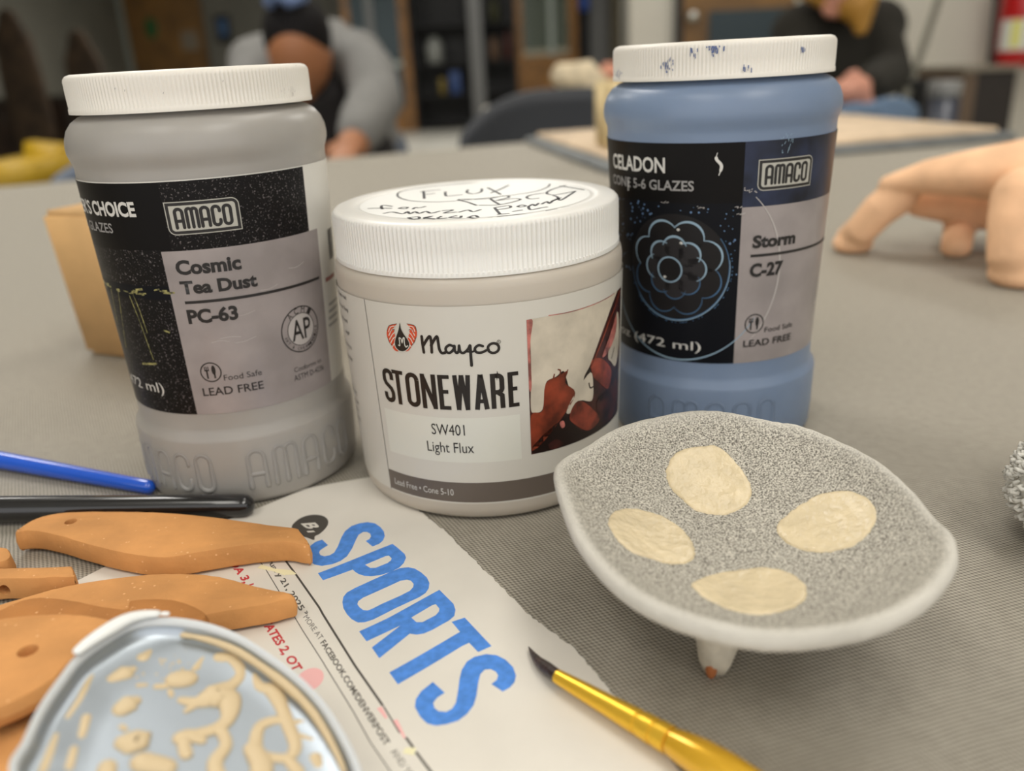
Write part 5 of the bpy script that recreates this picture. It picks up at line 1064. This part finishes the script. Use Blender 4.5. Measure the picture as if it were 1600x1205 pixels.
for n_ in (n1, n2): L(tc.outputs['Object'], n_.inputs['Vector'])
r1 = nt.nodes.new('ShaderNodeValToRGB'); r1.color_ramp.elements[0].position = .34; r1.color_ramp.elements[1].position = .64; r1.color_ramp.elements[0].color = (*lin((100, 96, 89)), 1); r1.color_ramp.elements[1].color = (*lin((208, 203, 190)), 1); L(n1.outputs['Fac'], r1.inputs['Fac'])
r2 = nt.nodes.new('ShaderNodeValToRGB'); r2.color_ramp.elements[0].position = .3; r2.color_ramp.elements[1].position = .7; r2.color_ramp.elements[0].color = (*lin((196, 192, 182)), 1); r2.color_ramp.elements[1].color = (*lin((214, 210, 200)), 1); L(n2.outputs['Fac'], r2.inputs['Fac'])
at_ = nt.nodes.new('ShaderNodeAttribute'); at_.attribute_name = 'bare_rim'; mx = nt.nodes.new('ShaderNodeMix'); mx.data_type = 'RGBA'; L(at_.outputs['Fac'], mx.inputs[0]); L(r1.outputs['Color'], mx.inputs[6]); L(r2.outputs['Color'], mx.inputs[7]); L(mx.outputs[2], b.inputs['Base Color'])
bp = nt.nodes.new('ShaderNodeBump'); bp.inputs['Strength'].default_value = .5; bp.inputs['Distance'].default_value = .0008; ad = nt.nodes.new('ShaderNodeMath'); L(n1.outputs['Fac'], ad.inputs[0]); n3 = nt.nodes.new('ShaderNodeTexNoise'); n3.inputs['Scale'].default_value = 350; L(tc.outputs['Object'], n3.inputs['Vector']); L(n3.outputs['Fac'], ad.inputs[1]); L(ad.outputs[0], bp.inputs['Height']); L(bp.outputs['Normal'], b.inputs['Normal'])
DEP = .0115
def dz_in(k): return -DEP*(1-(k/.93)**2.3)
prof = [(k, dz_in(k), 0) for k in (.08, .2, .32, .44, .55, .65, .74, .81, .86)]+[(.90, -.0008, .1), (.925, .0003, .25), (.95, .0009, .55), (.975, .0008, .95), (.993, .0001, 1), (1.0, -.0012, 1), (.995, -.0024, 1), (.98, -.0033, 1), (.93, -.0042, 1), (.84, -.0056, 1), (.7, -.0086, 1), (.5, -.0120, 1), (.25, -.0146, 1), (.08, -.0152, 1)]
bm = bmesh.new(); rg = []; rv = []; rr_ = random.Random(9)
wob = [0.0]*ND
for k, dz, rm in prof:
    rg.append([bm.verts.new((cD.x+(p.x-cD.x)*k, cD.y+(p.y-cD.y)*k, rimz(cD.y+(p.y-cD.y)*k)+dz+rr_.uniform(-1, 1)*.00012*rm)) for p in RD]); rv += [rm]*ND
cT = bm.verts.new((cD.x, cD.y, rimz(cD.y)-DEP)); cB = bm.verts.new((cD.x, cD.y, rimz(cD.y)-.0153)); rv += [0, 1]
for Aa, Bb in zip(rg, rg[1:]):
    for i in range(ND): bm.faces.new((Aa[i], Aa[(i+1) % ND], Bb[(i+1) % ND], Bb[i]))
for i in range(ND): bm.faces.new((cT, rg[0][(i+1) % ND], rg[0][i])); bm.faces.new((cB, rg[-1][i], rg[-1][(i+1) % ND]))
bmesh.ops.recalc_face_normals(bm, faces=bm.faces)
tree = BVHTree.FromBMesh(bm)
bowl = obj('bowl', bm, M_dish, t); at_a = bowl.data.attributes.new('bare_rim', 'FLOAT', 'POINT'); at_a.data.foreach_set('value', rv)
M_cream = mat('wet_cream_glaze', (214, 197, 162), rough=.2, spec=.5, bump=.9, bscale=330, var=.03, vscale=150)
q2 = lambda x, y: (850+x/2.353, 620+y/2.353)
spots = [('far', [(455, 250), (490, 205), (560, 185), (640, 184), (690, 225), (730, 275), (762, 330), (755, 385), (700, 425), (630, 436), (560, 420), (510, 380), (470, 340), (448, 290)]), ('left', [(235, 460), (262, 422), (330, 413), (400, 428), (470, 460), (520, 500), (552, 550), (550, 595), (500, 617), (420, 606), (330, 575), (280, 540), (250, 500)]),
    ('right', [(855, 480), (900, 430), (950, 395), (1020, 358), (1100, 348), (1170, 362), (1215, 405), (1218, 460), (1180, 520), (1110, 560), (1020, 575), (940, 562), (880, 530)]), ('near', [(543, 688), (620, 655), (700, 642), (800, 630), (880, 640), (940, 672), (968, 715), (945, 760), (880, 790), (800, 802), (700, 790), (620, 758), (570, 725)])]
for nm, pts in spots:
    Q = [q2(*p) for p in pts]; Q = catm(Q, 5, True); cx_, cy_ = sum(p[0] for p in Q)/len(Q), sum(p[1] for p in Q)/len(Q); Q = [(x+rr_.uniform(-1.1, 1.1), y+rr_.uniform(-.9, .9)) for x, y in Q]
    bm = bmesh.new(); rg = []
    for k in (1.0, .985, .95, .88, .75, .6, .4, .2):
        row = []
        for x, y in Q:
            hit = tree.ray_cast(O, ray(cx_+(x-cx_)*k, cy_+(y-cy_)*k))
            row.append(bm.verts.new(hit[0]+Vector((0, 0, 1))*(-.0001 if k == 1 else .00022 if k > .98 else .00045 if k > .9 else .0005))) 
        rg.append(row)
    n_ = len(Q)
    for Aa, Bb in zip(rg, rg[1:]):
        for i in range(n_): bm.faces.new((Aa[i], Aa[(i+1) % n_], Bb[(i+1) % n_], Bb[i]))
    bm.faces.new(rg[-1]); o = obj('glaze_oval', bm, M_cream, t); o['label'] = f'glossy cream oval, {nm} one'
M_foot = mat('cream_foot', (204, 196, 178), rough=.8, var=.08, vscale=120, bump=.6, bscale=220)
f0 = on_z(1108, 1062, 0)
for k, (fx, fy) in enumerate(((f0.x+.0025, f0.y+.004), (cD.x+.024, cD.y+.012), (cD.x-.020, cD.y+.022))):
    zt_ = tree.ray_cast(Vector((fx+.001, fy, 0)), Vector((0, 0, 1)))[0].z+.0012; bm = bmesh.new(); s = 1 if k == 0 else -1
    tube(bm, [(fx+.0015, fy, zt_), (fx+.001, fy, zt_*.75), (fx, fy-.0005, zt_*.45), (fx-.0005, fy-.001, .0030), (fx-.0005, fy-.001, .0003)], [.0066, .0062, .0052, .0038, .0028] if k == 0 else [.0045, .0045, .004, .003, .0024], 20, caps=False)
    for v in bm.verts:
        v.co.z = max(v.co.z, .0002); a = math.atan2(v.co.x-fx, v.co.y-fy)
        if v.co.y < fy: v.co += Vector((fx-v.co.x, fy-v.co.y, 0))*.16*math.exp(-((v.co.x-fx+.0004)/.0010)**2)*(1 if k == 0 else 0)
    o = obj('foot', bm, M_foot, t)
    if k == 0:
        bm = bmesh.new(); ball(bm, (fx-.0019, fy-.0033, .0026), .0017, (.8, .7, 1.7)); q = obj('bare_tip', bm, mat('bare_terracotta', (172, 104, 58), rough=.8), o); q['label'] = 'bare orange clay chip on the foot'

# ================================================================== CLAY CREATURE, CLAY BOX, WHITE CLOTH
M_peach = mat('peach_clay', (240, 194, 154), rough=.85, spec=.25, var=.05, vscale=40, bump=.5, bscale=160)
bm = bmesh.new()
bp_ = [on_y(1388, 288, .558), on_y(1450, 276, .545), on_y(1510, 271, .53), on_y(1600, 268, .515), on_y(1740, 268, .50), on_y(1850, 272, .49)]
tube(bm, bp_, [.0060, .0108, .0138, .0195, .022, .019], 28, (1, 1.55))
tube(bm, [on_y(1440, 312, .575), on_y(1540, 320, .56), on_y(1640, 320, .54), on_y(1800, 320, .52)], [.012, .0165, .020, .020], 18)
def leg(pts, rad): tube(bm, pts, rad, 16)
lf = on_z(1331, 392, 0); leg([on_y(1405, 305, .556), on_y(1372, 330, .556), on_y(1345, 360, .560), lf+Vector((0, 0, .008))], [.0125, .0115, .0105, .0115]); ball(bm, lf+Vector((-.001, -.003, .006)), .0125, (1.08, 1.0, .6))
lf = on_z(1592, 444, 0); leg([on_y(1602, 310, .478), on_y(1590, 350, .472), on_y(1586, 400, .466), lf+Vector((0, 0, .008))], [.018, .0155, .0145, .0150]); ball(bm, lf+Vector((0, 0, .006)), .0165, (1.05, 1.05, .55))
lf = on_z(1492, 400, 0); leg([on_y(1505, 320, .60), lf+Vector((0, 0, .006))], [.0105, .0095]); lf = on_z(1800, 420, 0); leg([on_y(1790, 320, .52), lf+Vector((0, 0, .006))], [.016, .014])
for v in bm.verts: v.co.z = max(v.co.z, .0004)
ball(bm, on_y(1900, 250, .47), .024, (1.1, .9, .9))
cr_ = remesh('clay_creature', bm, .0016, M_peach, None, 5); tag(cr_, 'peach clay four-legged creature standing at the right edge of the table', 'clay figure')
zmn = min(v.co.z for v in cr_.data.vertices)
for v in cr_.data.vertices: v.co.z -= zmn-.0003
# box
c0 = on_z(133, 555, 0); c1v = on_z(195, 563, 0); e1 = (c1v-c0).normalized()
tl_ = on_y(58, 330, c0.y+.004); ztop = tl_.z; wdt = .10; e2 = Vector((-e1.y, e1.x, 0))
if e2.y < 0: e2 = -e2
bm = bmesh.new(); F4 = []
for z, g in ((.0003, 0.0), (ztop, 1)):
    o_ = c0+(Vector((tl_.x-c0.x, tl_.y-c0.y, 0)) if g else Vector()); w2 = wdt+.006*g; F4.append([bm.verts.new((*(o_+e1*a+e2*b_)[:2], z)) for a, b_ in ((0, 0), (w2, 0), (w2, .085), (0, .085))])
lo, hi = F4; bm.faces.new(lo[::-1]); bm.faces.new(hi)
for i in range(4): bm.faces.new((lo[i], lo[(i+1) % 4], hi[(i+1) % 4], hi[i]))
bmesh.ops.bevel(bm, geom=bm.edges[:], offset=.003, segments=3, affect='EDGES')
tag(obj('clay_block', bm, mat('orange_buff_clay', (222, 177, 118), rough=.8, var=.08, vscale=18, bump=.3, bscale=120)), 'tall orange clay block standing behind the left glaze jar', 'clay block')
# looped white cloth
cc_ = on_z(1696, 762, .018); bm = bmesh.new(); rr_ = random.Random(21); RW = .0168
t = thing('terry_cloth', 'white looped terry cloth wad at the right edge of the table', 'cloth', (cc_.x, cc_.y, 0))
for dx, dy, dz, r_ in ((0, 0, 0, 1), (.021, -.010, -.003, .88), (.019, .019, -.001, .95), (.040, .006, -.004, .85), (.036, .030, -.005, .78)):
    ball(bm, cc_+Vector((dx, dy, dz)), RW*r_, (1, 1, .92))
for v in bm.verts: v.co.z = max(v.co.z, .001)
M_terry = mat('white_terry', (226, 224, 216), rough=.95, bump=.6, bscale=300); core = remesh('core', bm, .0012, M_terry, None, 6)
bm = bmesh.new(); pol = list(core.data.polygons)
for k in range(3200):
    f = pol[rr_.randrange(len(pol))]; b0 = f.center.copy(); n_ = f.normal.copy()
    if b0.z < .003: continue
    tn = n_.cross(Vector((rr_.uniform(-1, 1), rr_.uniform(-1, 1), rr_.uniform(-1, 1)))).normalized(); l = rr_.uniform(.0012, .0026)
    tube(bm, [b0, b0+n_*l+tn*.0005, b0+n_*l*1.1+tn*.0012, b0+n_*l*.5+tn*.0018], [.0005, .0006, .0006, .0005], 6)
for v in bm.verts: v.co.z = max(v.co.z, .0004)
core.parent = t; core.matrix_parent_inverse = t.matrix_basis.inverted(); o = obj('loop_pile', bm, M_terry, t); o['kind'] = 'stuff'
